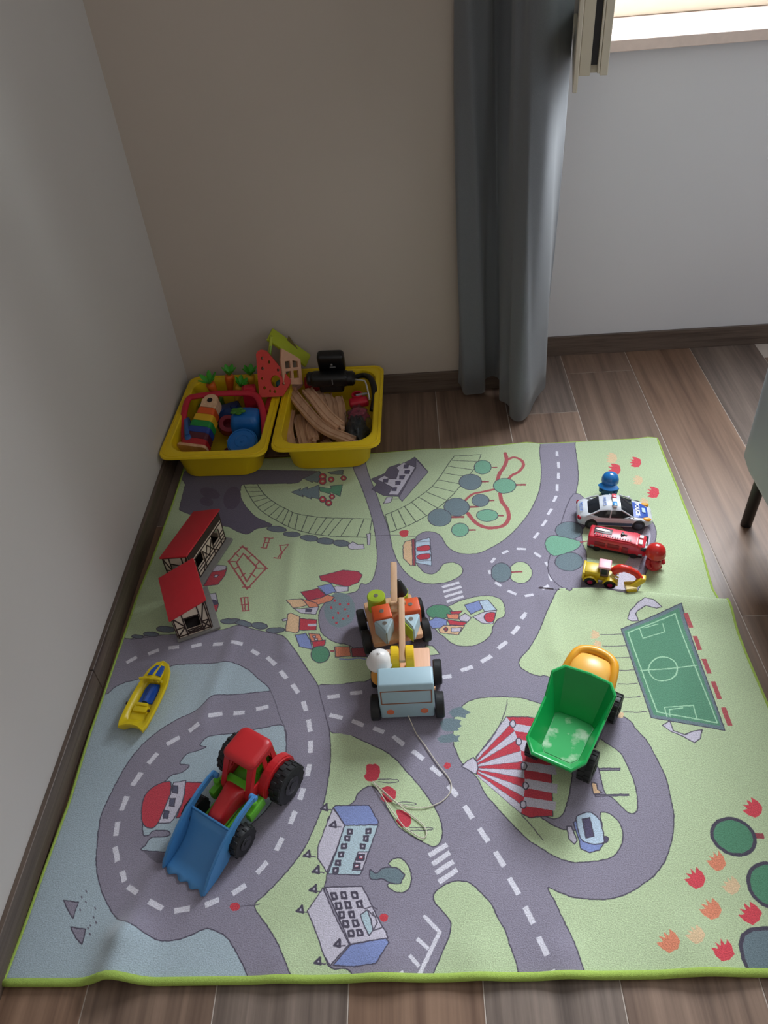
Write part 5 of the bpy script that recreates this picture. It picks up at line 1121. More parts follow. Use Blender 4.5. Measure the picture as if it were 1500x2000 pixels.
# ---------------------------------------------------------------- half timbered houses
cream=mat('house_cream','DDCDBA',.6,.06,90); timber=mat('house_timber','33211C',.6,.08,90); hroof=mat('house_roof_red','C6222E',.5,.03,60); hbase=mat('house_base_grey','85827F',.7,.1,150); hin=mat('house_inside','1E1513',.8)
def house(name,label,loc,rz,L_,W_,hh,hl,ov):
    t=thing(name,label,'toy house',loc,math.radians(rz)); wx=W_/2
    b=MB(); b.box((6,0,3.5),(W_+22,L_+14,7),1.5); b.obj('base',hbase,t)
    zt=lambda x: hl+(hh-hl)*(x+wx)/W_
    def strip(b,M,p,q_,w_=2.6):
        (x0,y0),(x1,y1)=p,q_; d=math.hypot(x1-x0,y1-y0); b.box((0,0,0),(d,w_,1.6),M=M@TR((x0+x1)/2,(y0+y1)/2,0,0,0,math.atan2(y1-y0,x1-x0)))
    # gable walls (outline in x,z)
    for sy,nm in ((-1,'gable_wall'),(1,'gable_wall')):
        M=TR(0,sy*L_/2,0,PI/2,0,0); door=[(-15,9),(16,9),(16,44),(-15,44)]
        b=MB(); b.prism([(-wx,5),(wx,5),(wx,zt(wx)),(-wx,zt(-wx))],3,M=M,holes=([(-14,24),(17,24),(17,58),(-14,58)],)); g=b.obj(nm,cream,t,smooth=0)
        b=MB(); M2=TR(0,sy*(L_/2+2),0,PI/2,0,0)
        for p,q_ in (((-wx+1,6),(-wx+1,zt(-wx)-1)),((wx-1,6),(wx-1,zt(wx)-1)),((-wx,12),(wx,12)),((-16,8),(-16,zt(-16))),((19,8),(19,zt(19))),((-wx,36),(-16,36)),((19,36),(wx,36)),((-wx+2,14),(-17,35)),((-17,38),(-wx+2,zt(-wx)-4)),((20,14),(wx-2,35)),((20,38),(wx-2,zt(wx)-6)),((-16,60),(19,60)),((-wx,zt(-wx)-2),(wx,zt(wx)-2)),((-14,23),(17,23)),((-14,20),(2,14)),((17,20),(2,14)),((-14,14),(2,20)),((17,14),(2,20)),((20,34),(wx-3,15))): strip(b,M2,p,q_)
        b.obj('timber_frame',timber,g,smooth=0)
    # long walls (outline in y,z)
    for sx,h in ((1,hh),(-1,hl)):
        l=L_/2; top=h-1; n=2 if L_>140 else 1
        holes=[[(-l*.72,32),(-l*.30,32),(-l*.30,64),(-l*.72,64)],[(l*.30,32),(l*.72,32),(l*.72,64),(l*.30,64)]]
        M=TR(sx*wx,0,0,PI/2,0,PI/2); b=MB(); b.prism([(-l,5),(l,5),(l,top),(-l,top)],3,M=M,holes=holes); g=b.obj('long_wall',cream,t,smooth=0)
        b=MB(); M2=TR(sx*(wx+2),0,0,PI/2,0,PI/2)
        for p,q_ in (((-l,8),(l,8)),((-l,20),(l,20)),((-l,30),(l,30)),((-l,66),(l,66)),((-l,top-2),(l,top-2)),((-l+1,5),(-l+1,top)),((l-1,5),(l-1,top)),((-l*.74,5),(-l*.74,58)),((-l*.28,5),(-l*.28,58)),((l*.28,5),(l*.28,58)),((l*.74,5),(l*.74,58)),((-l*.28,24),(0,58)),((0,58),(l*.28,24)),((-l*.28,58),(0,24)),((0,24),(l*.28,58)),((-l*.74,24),(-l,8)),((l*.74,24),(l,8)),((-l,40),(-l*.74,40)),((l*.74,40),(l,40)),((-l*.5,8),(-l*.28,24)),((l*.5,8),(l*.28,24))): strip(b,M2,p,q_,2.3)
        if top>72: b.box((0,0,0),(L_-3,max(top-74,3),1.7),M=M2@TR(0,(top+72)/2,0))  # added dark band under the eave, standing in for the roof overhang's shade
        b.obj('timber_frame',timber,g,smooth=0)
    b=MB(); b.box((0,0,9),(W_-5,L_-5,3)); b.obj('inner_floor',hin,t,smooth=0)
    sl=math.atan2(hh-hl,W_); b=MB(); b.box((0,0,0),((W_+ov)/math.cos(sl),L_+ov*1.3,4),1,M=TR(0,0,(hh+hl)/2+2.6,0,-sl,0),seg=2); b.obj('roof',hroof,t)
    return t
house('timbered_house','longer half-timbered toy house with a red roof, nearest the yellow trays',(.005,1.311,ZR),-17.5,152,68,96,74,9)
house('timbered_house','shorter half-timbered toy house with a red roof and dark doorway facing the jet ski',(.020,1.137,ZR),22,120,72,95,72,13)

# ---------------------------------------------------------------- police car
silver=mat('car_white','D5D9E0',.25,.01,coat=.6); dglass=mat('car_dark_glass','23262C',.12,.01); pblue=mat('car_blue','1F4FB0',.3,.01); amber=mat('lamp_amber','F2A324',.25); lampred=mat('lamp_red','A01A2E',.25)
t=thing('toy_police_car','white and blue toy police car with a red and blue light bar','toy car',(.996,1.384,ZR),math.radians(-7.5))
def car_ring(x,hw,zb,zm,zt,inset):
    return [Vector((x,y,z)) for y,z in [(-hw*.86,zb),(-hw,zb+5),(-hw,zm),(-hw*.94,zm+4),(-hw*inset,zt),(0,zt+1.2),(hw*inset,zt),(hw*.94,zm+4),(hw,zm),(hw,zb+5),(hw*.86,zb)]]
b=MB(); b.loft([car_ring(x,hw,zb,zm,zt,i) for x,hw,zb,zm,zt,i in ((-85,24,13,22,26,.8),(-82,31,9,25,32,.8),(-70,36,7,28,36.5,.82),(-40,38,7,29,37,.86),(0,38,7,29,36,.88),(30,38,7,28,34,.86),(55,37,7,26,31,.84),(74,34,8,22,27,.8),(84,27,9,18,22,.75),(88,19,11,16,18,.7))]); b.obj('body',silver,t,smooth=45)
b=MB(); b.loft([[Vector((x,y,z)) for y,z in [(-hw,35),(-hw*.80,zt-3),(-hw*.7,zt),(0,zt+1),(hw*.7,zt),(hw*.80,zt-3),(hw,35)]] for x,hw,zt in ((-62,29,36.5),(-40,34,48),(-18,35,54),(8,35,54.5),(20,34.5,50),(42,32,36.5))]); b.obj('windows',dglass,t,smooth=40)
b=MB(); b.loft([[Vector((x,y,z)) for y,z in [(-hw,zt-3.5),(-hw*.9,zt-.6),(0,zt+1),(hw*.9,zt-.6),(hw,zt-3.5)]] for x,hw,zt in ((-36,26.5,51.5),(-20,28,55.5),(0,28.5,56),(12,28,55))]); b.obj('roof',silver,t,smooth=50,solid=.0012)
for sx in (-1,1):
    for tp,tr_ in (([(12,sx*27,53.5),(28,sx*31,45),(43,sx*33,35.5)],1.7),([(-36,sx*26.5,50),(-50,sx*30,43),(-64,sx*31,36)],2.2),([(-10,sx*28.5,54),(-12,sx*35.5,36)],1.5)): b=MB(); b.tube(tp,tr_,8); b.obj('pillar',silver,t)
    b=MB(); b.ball((72,sx*26,26.5),(11,6,4),M=Matrix.Translation((0,0,0))); b.obj('headlight',amber,t)
    b=MB(); b.ball((-80,sx*26,27),(6,8,5)); b.obj('tail_light',lampred,t)
    b=MB(); b.box((-4,sx*38.2,19),(88,1.2,8)); b.obj('side_stripe',mat('car_stripe_navy','32466E',.35),t,smooth=0)
    b=MB(); b.ball((36,sx*39,38),(4,4,3)); b.obj('mirror',silver,t)
for y in (-33,33):
    for x in (-52,54):
        w_=wheel(t,x,y,15,12,axis='y',z=15.5)
        b=MB(); b.lathe([(9,0),(9,1),(3,1.6),(0,1.6)],(0,0,0),'y',20); h=b.obj('hub',mat('hub_grey','45474C',.3,metal=.5),t); h.location=(x*.001,(y+(6 if y>0 else -6.4))*.001,.0155); h.rotation_euler=(0,0,0 if y<0 else PI)
def hoodz(x): return interp([(30,35.4),(55,32.4),(74,28.4),(84,23.4)],x)
b=MB(); b.loft([[Vector((x,-hw,hoodz(x)-2.2)),Vector((x,-hw,hoodz(x)-.2)),Vector((x,0,hoodz(x)+1.0)),Vector((x,hw,hoodz(x)-.2)),Vector((x,hw,hoodz(x)-2.2))] for x,hw in ((43,26),(55,27),(66,24),(77,16))]); hp=b.obj('hood_panel',pblue,t,smooth=0)
wt=mat('letter_white','F2F4F6',.4)
text('POLICE',.0125,wt,t,(.0530,0,.0352),(0,.12,-PI/2),bold=.0003); 
b=MB(); b.box((0,0,0),(8,15,.8),M=TR(67.5,0,32.0,0,.2,0)); b.obj('hood_mark',mat('letter_pale_blue','B9D2F0',.4),t,smooth=0)
text('POLICE',.011,mat('letter_blue','3A6FC0',.4),t,(-.0765,0,.0378),(0,-.05,-PI/2)); text('POLICE',.009,mat('letter_blue','3A6FC0',.4),t,(-.024,0,.0569),(0,0,-PI/2))
b=MB(); b.box((-2,0,59),(10,46,5),1.5); lb=b.obj('light_bar',white,t)
b=MB(); b.box((-2,14,60.5),(11,15,6),2.4); b.obj('red_lamp',mat('lamp_red_bright','E05A6A',.25),lb); b=MB(); b.box((-2,-14,60.5),(11,15,6),2.4); b.obj('blue_lamp',mat('lamp_blue','3A8FD0',.25),lb)

# ---------------------------------------------------------------- fire engine
fred=mat('engine_red','CC2034',.28,.01,coat=.4)
t=thing('toy_fire_engine','small red toy fire engine with rounded corners between police car and digger','toy truck',(.983,1.283,ZR),math.radians(-21))
b=MB(); b.box((-8,0,27),(112,43,32),4.5,seg=3); b.obj('body',fred,t)
b=MB(); b.loft([[Vector((x,y,z)) for y,z in rrect(2*hw,zt-10,6,3,0,(zt+10)/2)] for x,hw,zt in ((44,21.5,42),(58,21.5,41),(64,20,36),(66,18,30))]); b.obj('cab',fred,t,smooth=45)
b=MB(); b.box((-2,0,10),(122,40,10),2); b.obj('underside',dblk,t)
for y in (-17,17):
    for x in (-42,40): wheel(t,x,y,9.5,9,axis='y',z=9.5)
b=MB(); b.box((-6,0,44),(90,34,2.4),1); b.box((36,0,43.6),(10,38,2),.8); b.obj('roof_deck',mat('engine_red_light','DB4052',.3),t)
b=MB(); b.box((-34,3,45.4),(40,18,1.4),.4); b.obj('roof_hatch',mat('engine_dark','3A1A20',.4),t); b=MB(); b.loft([[Vector((x,y,z)) for y,z in ((-hw+3,46),(-hw*.6+3,48),(hw*.6+3,48),(hw+3,46))] for x,hw in ((-50,1),(-44,4.5),(-30,4.5),(-20,1))]); b.obj('roof_grille',mat('engine_grey','A9A6A8',.3,metal=.5),t)
for k in range(15): b=MB(); b.box((-50+k*5.6,-12,45.8),(2.6,4.2,1.4)); b.obj('rung',mat('engine_dark','3A1A20',.4),t,smooth=0)
b=MB(); b.box((8,2,46),(4,16,2),.6,M=TR(0,0,0,0,0,.0)); b.box((12,2,46.4),(14,3,2),.6,M=TR(0,0,0)); b.cyl((9,2,47),4,4,'z',14,bev=1); b.obj('water_gun',dblk,t)
b=MB(); b.box((50,-8,43.0),(9,14,2.6),.8); b.obj('roof_panel',mat('engine_white','E6D3D6',.3),t); b=MB(); b.box((50,10,43.0),(9,10,2.6),.8); b.obj('roof_panel',mat('engine_white','E6D3D6',.3),t)
b=MB(); b.box((59,0,34),(12,44,9),1.2); b.obj('cab_windows',dglass,t)
for sy in (-1,1):
    for c_,d_ in (((-36,26),(24,12)),((-6,26),(26,12)),((20,22),(14,18))): b=MB(); b.box((c_[0],sy*21.9,c_[1]),(d_[0],.8,d_[1]),.3); b.obj('locker_door',mat('engine_red_dark','8E1626',.4),t)
    for x_ in (-52,54): b=MB(); b.box((x_,sy*22,17),(8,.8,5),.3); b.obj('side_lamp',mat('engine_grey','A9A6A8',.3),t)

# ---------------------------------------------------------------- digger
dy=mat('digger_yellow','D5B722',.35,.03); dr=mat('digger_red','D8321F',.35,.03)
t=thing('toy_digger','yellow toy digger with a pale pink cab roof and red jointed arm','toy digger',(.929,1.187,ZR),math.radians(-17))
for y in (-17,17):
    for x in (-22,20):
        w_=wheel(t,x,y,12.5,10,axis='y',z=12.5)
        b=MB(); b.lathe([(5.5,0),(5.5,1),(0,1.6)],(0,0,0),'y',16); h=b.obj('hub',mat('hub_magenta','B02250',.4),t); h.location=(x*.001,(y+(5.2 if y>0 else -6))*.001,.0125)
b=MB(); b.box((-6,0,18),(66,26,10),2.5); b.box((-20,0,29),(34,32,18),3); b.box((-38,0,26),(6,40,20),2); 
P=arc(0,12.5,16.5,10,170,10)+arc(0,12.5,13.8,170,10,10)
for y in (-17,17):
    for x in (-22,20): b.prism(P,12,M=TR(x,y,0,PI/2,0,0))
b.box((18,0,22),(22,28,8),2); b.obj('body',dy,t)
b=MB(); b.box((4,0,38),(20,24,24),1.5); b.obj('cab',mat('digger_cab_grey','6B5560',.4),t); b=MB(); b.box((4,0,52),(27,29,6),2.6,seg=3); b.obj('cab_roof',mat('digger_pink','E9A9B4',.4),t)
b=MB(); b.box((4,-12.4,40),(12,.8,14)); b.box((14.4,0,41),(.8,16,14)); b.obj('windows',dglass,t,smooth=0)
for yy in (-7,0,7):
    pass
b=MB(); b.box((28,-12,20),(16,8,6),1.5); b.obj('step',mat('digger_cream','E2D07A',.4),t)
for tp in ([(20,-12,30),(33,-14,24)],[(20,-8,32),(36,-9,27)],[(22,10,32),(32,10,30)]): b=MB(); b.tube(tp,2.2); b.obj('lever',mat('digger_cream','E2D07A',.4),t)
b=MB(); b.tube(crom([(24,2,34),(34,2,44),(46,2,47),(56,2,44)],4),[9.5]*7+[8]*6,10); b.tube([(54,2,46),(70,0,40),(82,-4,28)],[8,7.5,7],10); b.obj('arm',dr,t,smooth=60)
b=MB(); b.tube([(40,2,52),(60,2,50),(70,1,46)],1.8); b.obj('arm_piston',mat('piston_silver','C9C4C4',.3,metal=.6),t)
b=MB(); b.box((84,-2,30),(16,16,9),3); b.tube([(84,-6,30),(72,-16,22),(64,-20,17)],[8,7.5,7],10); b.prism([(-12,11),(12,11),(13,-2),(4,-9),(-8,-8)],25,M=TR(62,-20,11.5,PI/2,0,.35),bev=1.4); b.obj('bucket',dy,t)
for k in (-7,-2.3,2.3,7): b=MB(); b.box((58,-22+k,3.6),(5,2.6,5),.6); b.obj('bucket_tooth',mat('teeth_brown','8A5A2A',.5),t)

# ---------------------------------------------------------------- two figures
def figure(label,loc,rz,m1,m2,m3,kind):
    t=thing('toy_figure',label,'toy figure',loc,math.radians(rz))
    b=MB(); b.lathe([(0,0),(15,0),(17,2),(17.5,12),(16,22),(13,28),(0,30)],seg=30)
    b.obj('body',m2,t,smooth=60)
    for sx in (-1,1):
        b=MB(); b.tube(crom([(sx*14,0,26),(sx*19,-3,20),(sx*18,-9,14)],5),[5]*6+[4.4]*5,10); b.ball((sx*17.6,-10,13),4.8); b.obj('arm',m2,t,smooth=180)
    for sx in (-1,1):
        b=MB(); b.ball((sx*8,-6,4.4),(8,11,4.6)); b.obj('foot',m2,t,smooth=60)
    b=MB(); b.ball((0,0,38),(18,17.5,15)); hd=b.obj('head',m3,t,smooth=180)
    for sx in (-1,1):
        b=MB(); b.ball((sx*6,-16.2,37),(2,1.2,2.6)); b.obj('eye',mat('eye_black','151515',.3),hd)
    b=MB(); b.ball((0,-17.6,33.6),(2.2,1.8,1.8)); b.obj('nose',m3,hd)
    b=MB(); b.tube([(-4,-16.2,29.4),(0,-16.8,28.4),(4,-16.2,29.4)],.7); b.obj('mouth',mat('eye_black','151515',.3),hd)
    if kind=='cap':
        b=MB(); b.lathe([(20.2,38),(21,40),(20.5,48),(16.5,57),(9,62.5),(3,64),(0,64.2)],seg=36); b.obj('cap',m1,t,smooth=180)
        b=MB(); R_=[]
        for k,(r_,z_) in enumerate(((18,41.5),(26,38.5),(33,35.5),(33,33.8),(26,36.6),(18,39.5))): R_.append([Vector((r_*math.sin(a)*.92,-r_*math.cos(a)*1.0,z_)) for a in [math.radians(-58+116*i/14) for i in range(15)]])
        b.loft(R_+[R_[0]],cap=False,closed=False); b.obj('cap_peak',m1,t,smooth=50)
    else:
        b=MB(); b.lathe([(19.5,38),(21.6,38.6),(22,40.6),(21,42.5),(20.8,48),(18,56.5),(11,63.5),(5,66),(0,66.8)],seg=36); b.obj('helmet',m1,t,smooth=50)
    return t
cblue=mat('figure_blue','1D74BC',.22,.02,coat=.5); fteal=mat('figure_teal','2F6480',.35,.02); fred2=mat('figure_red','CB2A26',.25,.02,coat=.4)
figure('small toy figure with a glossy blue peaked cap behind the police car',(1.006,1.480,ZR),-22,cblue,fteal,mat('figure_dark_skin','6E6A66',.5),'cap')
figure('small all-red toy figure with a round helmet at the nose of the fire engine',(1.0515,1.2235,ZR),22,fred2,mat('figure_red_body','B8242C',.35,.02),mat('figure_red_face','A83A36',.4),'helmet')

# ================================================================ TRAYS
tray_m=mat('tray_yellow','EBC916',.38,.02,20)
def tray(label,loc,rz):
    t=thing('storage_tray',label,'storage tray',loc,math.radians(rz))
    def rr(w_,d_,r,z,n=6): return [Vector((x,y,z)) for x,y in rrect(w_,d_,r,n)]
    b=MB(); b.loft([rr(206,312,46,.2),rr(214,320,48,3),rr(238,344,48,84),rr(242,348,48,88),rr(282,394,34,88),rr(286,398,32,90),rr(286,398,32,94),rr(284,396,32,96.5),rr(256,366,48,97.5),rr(246,354,50,99),rr(240,348,50,97),rr(236,342,48,86),rr(212,316,46,6),rr(206,310,42,4)])
    b.obj('tub',tray_m,t,smooth=42)
    b=MB(); P=rrect(272,384,32,6); b.tube([(x,y,97.2) for x,y in P],1.6,6,closed=True); b.obj('rim_bead',tray_m,t,smooth=180)
    return t
tray('yellow plastic tray full of colourful toys, against the left wall',(.0125,1.789,.0088),-2.0)
tray('yellow plastic tray holding wooden train tracks, away from the left wall',(.3045,1.7985,.0088),-1.2)
# ---------------- left tray contents
def basis(z,face):
    z=Vector(z).normalized(); y=-(Vector(face)-z*z.dot(Vector(face))).normalized(); x=y.cross(z); return Matrix((x,y,z)).transposed().to_4x4()
t=thing('stacking_tower','rainbow stacking tower with a wooden dog-eared top leaning in the left tray','stacking toy',(-.066,1.672,.060)); t['label']='rainbow stacking tower with a holed wooden top leaning in the left tray'
t.matrix_world=Matrix.Translation((-.064,1.680,.066))@basis((.045,.175,.062),(-.1,-.5,.8))
def D_(w_,d_,r=10): return [(-w_/2,d_/2),(-w_/2,-d_/2+r)]+arc(-w_/2+r,-d_/2+r,r,180,270,5)+arc(w_/2-r,-d_/2+r,r,270,360,5)+[(w_/2,d_/2)]
b=MB(); b.prism(D_(86,46,8),8,M=TR(0,0,0),bev=1.5); b.obj('base_board',beech,t)
z=4
for w_,h_,c,nm in ((72,20,'B0222A',0),(69,20,'57202E',0),(66,19,'24408E',0),(63,20,'1F8A3C',0),(58,22,'E0AE20',0),(52,22,'D8561E',0)):
    b=MB(); b.prism(D_(w_,42,9),h_-.8,M=TR(0,0,z+h_/2),bev=2); o=b.obj('ring',mat('ring_'+c,c,.4),t); z+=h_
b=MB(); P=[(-23,0),(23,0),(23,26)]+arc(0,26,23,0,180,14)+[(-23,26)]; P=[p for i,p in enumerate(P) if i==0 or math.hypot(p[0]-P[i-1][0],p[1]-P[i-1][1])>.1]
if math.hypot(P[0][0]-P[-1][0],P[0][1]-P[-1][1])<.1: P.pop()
b.prism(P,38,M=TR(0,0,z,PI/2,0,0),bev=2.5); b.obj('top_piece',beech_l,t)
b=MB(); b.cyl((0,-19.2,z+26),7.5,1.6,'y',20); b.obj('hole_shade_disc',hin,t)  # dark disc on the face, coloured as the shade inside a hole
blu=mat('bucket_blue','1668B4',.35,.03)
t=thing('blue_container','round blue plastic container with its lid facing up in the left tray','toy container',(.080,1.692,.055)); t.matrix_world=Matrix.Translation((.071,1.692,.056))@basis((-.02,-.34,.9),(0,-1,0))
b=MB(); b.lathe([(30,-36),(36,-34),(39,20),(40,30),(38,33),(34,33.5),(33,31.5),(20,31),(19,32),(17.5,32),(16.5,31),(5,31),(4,32.4),(0,32.6)],seg=44); b.obj('tub',blu,t,smooth=40)
b=MB(); b.lathe([(38.6,22),(41.5,23),(41.5,27),(38.6,28)],seg=44,cap=False); b.obj('band',mat('band_blue','2A86D0',.3),t); b=MB(); b.cyl((-40,10,20),4,8,'x',12); b.obj('clip',steel,t)
t=thing('blue_block','blue moulded plastic toy with a green knob behind the round blue container','toy',(.070,1.774,.068),math.radians(-4)); t.scale=(1.12,1.05,1.08); b=MB(); b.loft([[Vector((x,y,zz)) for x,y in rrect(w_,d_,14,4)] for w_,d_,zz in ((68,62,-44),(72,66,-20),(72,64,20),(64,54,38),(50,40,44))]); b.obj('body',blu,t,smooth=50)
b=MB(); b.cyl((-14,-6,48),9,10,'z',18,bev=2)
for k in range(5): a=2*PI*k/5; b.ball((-14+12*math.cos(a),-6+10*math.sin(a),50),(8,6,3.5),seg=12)
b.obj('knob',mat('leaf_green_dark','3D7A22',.45),t)
t=thing('toy_slab','flat blue plastic toy piece behind the stacking tower','toy',(-.088,1.742,.070),math.radians(14)); b=MB(); b.box((0,0,0),(20,105,56),7,seg=3); b.obj('panel',mat('panel_blue','2B5FA0',.4),t); b=MB(); b.box((0,0,30),(12,80,5),2); b.obj('ridge',mat('panel_blue','2B5FA0',.4),t)
pink=mat('handle_red','C21F36',.38)
b=MB(); P=crom([(-.101,1.690,.050),(-.104,1.745,.085),(-.104,1.800,.108),(-.099,1.846,.120),(-.075,1.853,.124),(-.02,1.856,.126),(.05,1.853,.126),(.088,1.845,.124),(.108,1.815,.116),(.122,1.765,.100),(.126,1.715,.070)],5)
b.tube([(x*1000,y*1000,z*1000) for x,y,z in P],9.5,10,flat=.55); o=b.obj('toy_arch',pink,smooth=180); tag(o,'red plastic arched handle spanning the left tray','toy handle')
t=thing('toy_ring','crimson plastic ring wedged between the stacking tower and the blue toy','toy ring',(.012,1.792,.060),0,rot=(.5,.2,0)); b=MB(); b.lathe([(14,-16),(26,-16),(27,-13),(27,13),(26,16),(14,16),(13,13),(13,-13)],seg=30); b.obj('ring',mat('crimson','8E1E34',.4),t,smooth=40)
t=thing('toy_disc','dark red toy disc lying deep in the front of the left tray','toy disc',(.03,1.69,.035),0,rot=(.2,-.3,0)); b=MB(); b.cyl((0,0,0),30,12,'z',30,bev=2); b.obj('disc',mat('maroon','57202E',.4),t)
t=thing('toy_brick','dark blue toy brick on the floor of the left tray near its centre','toy block',(.0,1.86,.045),.4); b=MB(); b.box((0,0,0),(80,60,56),5); b.obj('brick',mat('brick_navy','1E3F78',.4),t)
for k in (-1,1): b=MB(); b.cyl((k*20,0,30),11,6,'z',20,bev=1); b.obj('stud',mat('brick_navy','1E3F78',.4),t)
t=thing('toy_brick','green toy brick under the row of carrots in the left tray','toy block',(-.055,1.90,.045),-.2); b=MB(); b.box((0,0,0),(60,56,60),5); b.obj('brick',mat('brick_green','2E6B30',.4),t)
crt=mat('carrot_orange','D9651E',.45); cry=mat('carrot_yellow','DDA426',.45); lfg=mat('leaf_green','3FA028',.5)
def carrot(loc,tilt,rz,m,label,s_=1.,sp=1.0):
    t=thing('toy_carrot',label,'toy carrot',loc,0,'toy carrots with green tops',rot=(tilt[0],tilt[1],rz))
    b=MB(); b.lathe([(0,-70),(4,-68),(9,-45),(13,-12),(13.5,-3),(10,1),(0,2)],seg=20); b.obj('root',m,t,smooth=180)
    for k in range(6):
        a=2*PI*k/6+.3; R_=[]
        b=MB()
        for j,(u,ww) in enumerate(((0,2.5),(9,6),(19,8),(28,5.5),(33,1.2))):
            cx_,cz_=u*.62*sp,u*.8; R_.append([Vector((math.cos(a)*cx_+math.sin(a)*ww*q_[0]+math.cos(a)*q_[1]*-1.2, math.sin(a)*cx_-math.cos(a)*ww*q_[0]+math.sin(a)*q_[1]*-1.2, cz_+q_[1]*1.6)) for q_ in ((-1,0),(0,1),(1,0),(0,-1))])
        b.loft(R_); b.obj('leaf',lfg,t,smooth=40)
    return t
carrot((-.043,1.900,.134),(.10,-.15),.2,crt,'toy carrot with spreading green leaves in the back left corner of the tray',sp=1.35)
carrot((.010,1.925,.142),(.1,.10),.9,crt,'orange toy carrot, middle one of three along the back of the left tray')
carrot((.040,1.903,.116),(.25,.3),.5,cry,'yellow toy carrot leaning against the middle orange one')
carrot((.070,1.925,.138),(.12,.0),1.2,cry,'toy carrot with green leaves beside the red holed panel')
t=thing('red_block','red plastic block between the carrots and the holed panel','toy block',(.071,1.872,.100),math.radians(10)); b=MB(); b.box((0,0,0),(40,34,62),4,seg=2); b.obj('block',pink,t); b=MB(); b.box((0,0,32),(26,22,4),1.5); b.obj('stud',pink,t)
t=thing('red_block','dark red plastic piece with round holes right of the blue container','toy block',(.128,1.822,.072),math.radians(-3)); b=MB(); b.prism([(-38,-40),(30,-40),(30,36),(-38,36)],14,M=TR(0,0,0,PI/2,0,PI/2),bev=2); b.obj('plate',mat('deep_red','9E1A24',.4),t)
b=MB(); b.cyl((-7.3,10,8),12,1.6,'x',20); b.obj('green_disc',mat('disc_green','2F7A3C',.4),t)
# perforated red panel
t=thing('holed_panel','red wedge-shaped wooden panel with many small holes and one large one','toy panel',(.1,1.845,.12)); t.matrix_world=Matrix.Translation((.103,1.846,.112))@Matrix.Rotation(math.radians(-34),4,'X')
def circ(x,y,r,n=12): return [(x+r*math.cos(-2*PI*i/n),y+r*math.sin(-2*PI*i/n)) for i in range(n)]
P=[(2,0),(70,0),(74,4),(96,30),(97,37),(93,42),(36,104),(28,110),(16,112),(6,109),(0,102),(0,3)]; P=[(x*.94,y*1.17) for x,y in P]
holes=[circ(52,36,14.5,20),circ(17,92,4),circ(37,82,4),circ(16,68,4),circ(13,44,3.4),circ(18,22,4),circ(48,12,4),circ(76,30,4),circ(62,62,3.6),circ(72,50,3.2),circ(34,14,3)]
holes=[[(x*.94,y*1.17) for x,y in h_] for h_ in holes]; b=MB(); b.prism(P,14,M=TR(0,0,0,PI/2,0,0),holes=holes); b.obj('panel',mat('panel_red','D03A30',.45),t,smooth=30)
b=MB(); b.ball((57,9,34),(11,6,12)); b.obj('teal_ball',mat('ball_teal','1E5560',.4),t)
# lime gable
lg=mat('gable_lime','A9B42A',.5); t=thing('lime_gable','lime green triangular toy roof frame leaning on the back wall','toy roof',(.145,1.95,.2))
b=MB(); ap_=Vector((143,1968,238)); lft=Vector((124,1935,150)); rgt=Vector((236,1960,152))
def board(b,p,q_,w_,th):
    p,q_=Vector(p),Vector(q_); d=(q_-p); x=d.normalized(); y=Vector((0,1,.35)); y=(y-x*x.dot(y)).normalized(); z_=x.cross(y); M=Matrix((x,y,z_)).transposed().to_4x4(); M.translation=(p+q_)/2; b.box((0,0,0),(d.length,w_,th),2.5,M=M)
board(b,lft,ap_,50,9); board(b,ap_+Vector((-5,0,3)),rgt,50,9); o=b.obj('gable_boards',lg,None); o.parent=t; o.matrix_parent_inverse=Matrix.Translation(-Vector(t.location))
b=MB(); board(b,(122,1900,140),(143,1935,222),10,6); o=b.obj('pale_strut',mat('strut_green','86B048',.5),None); o.parent=t; o.matrix_parent_inverse=Matrix.Translation(-Vector(t.location))
b=MB(); b.prism([(-34,-40),(44,-40),(2,34)],5,M=TR(186,1976,190,PI/2-.3,0,0)); o=b.obj('back_panel',mat('gable_inner','6B5A30',.6),None,smooth=0); o.parent=t; o.matrix_parent_inverse=Matrix.Translation(-Vector(t.location))
t=thing('window_panel','pale wooden toy panel with window openings between holed panel and black toy','toy panel',(.205,1.86,.165)); t.matrix_world=Matrix.Translation((.196,1.886,.150))@Matrix.Rotation(math.radians(-25),4,'X')@Matrix.Rotation(math.radians(38),4,'Z')
b=MB(); b.prism([(-30,-28),(30,-36),(30,34),(10,48),(-26,70),(-32,40)],8,M=TR(0,0,10,PI/2,0,0),holes=([(-20,14),(-4,14),(-4,34),(-20,34)][::-1],[(4,14),(20,14),(20,30),(4,34)][::-1],[(-20,-14),(-4,-14),(-4,6),(-20,6)][::-1],[(4,-16),(20,-16),(20,6),(4,6)][::-1])); b.obj('panel',mat('pale_plywood','C99A7C',.55,.05,80),t,smooth=0)
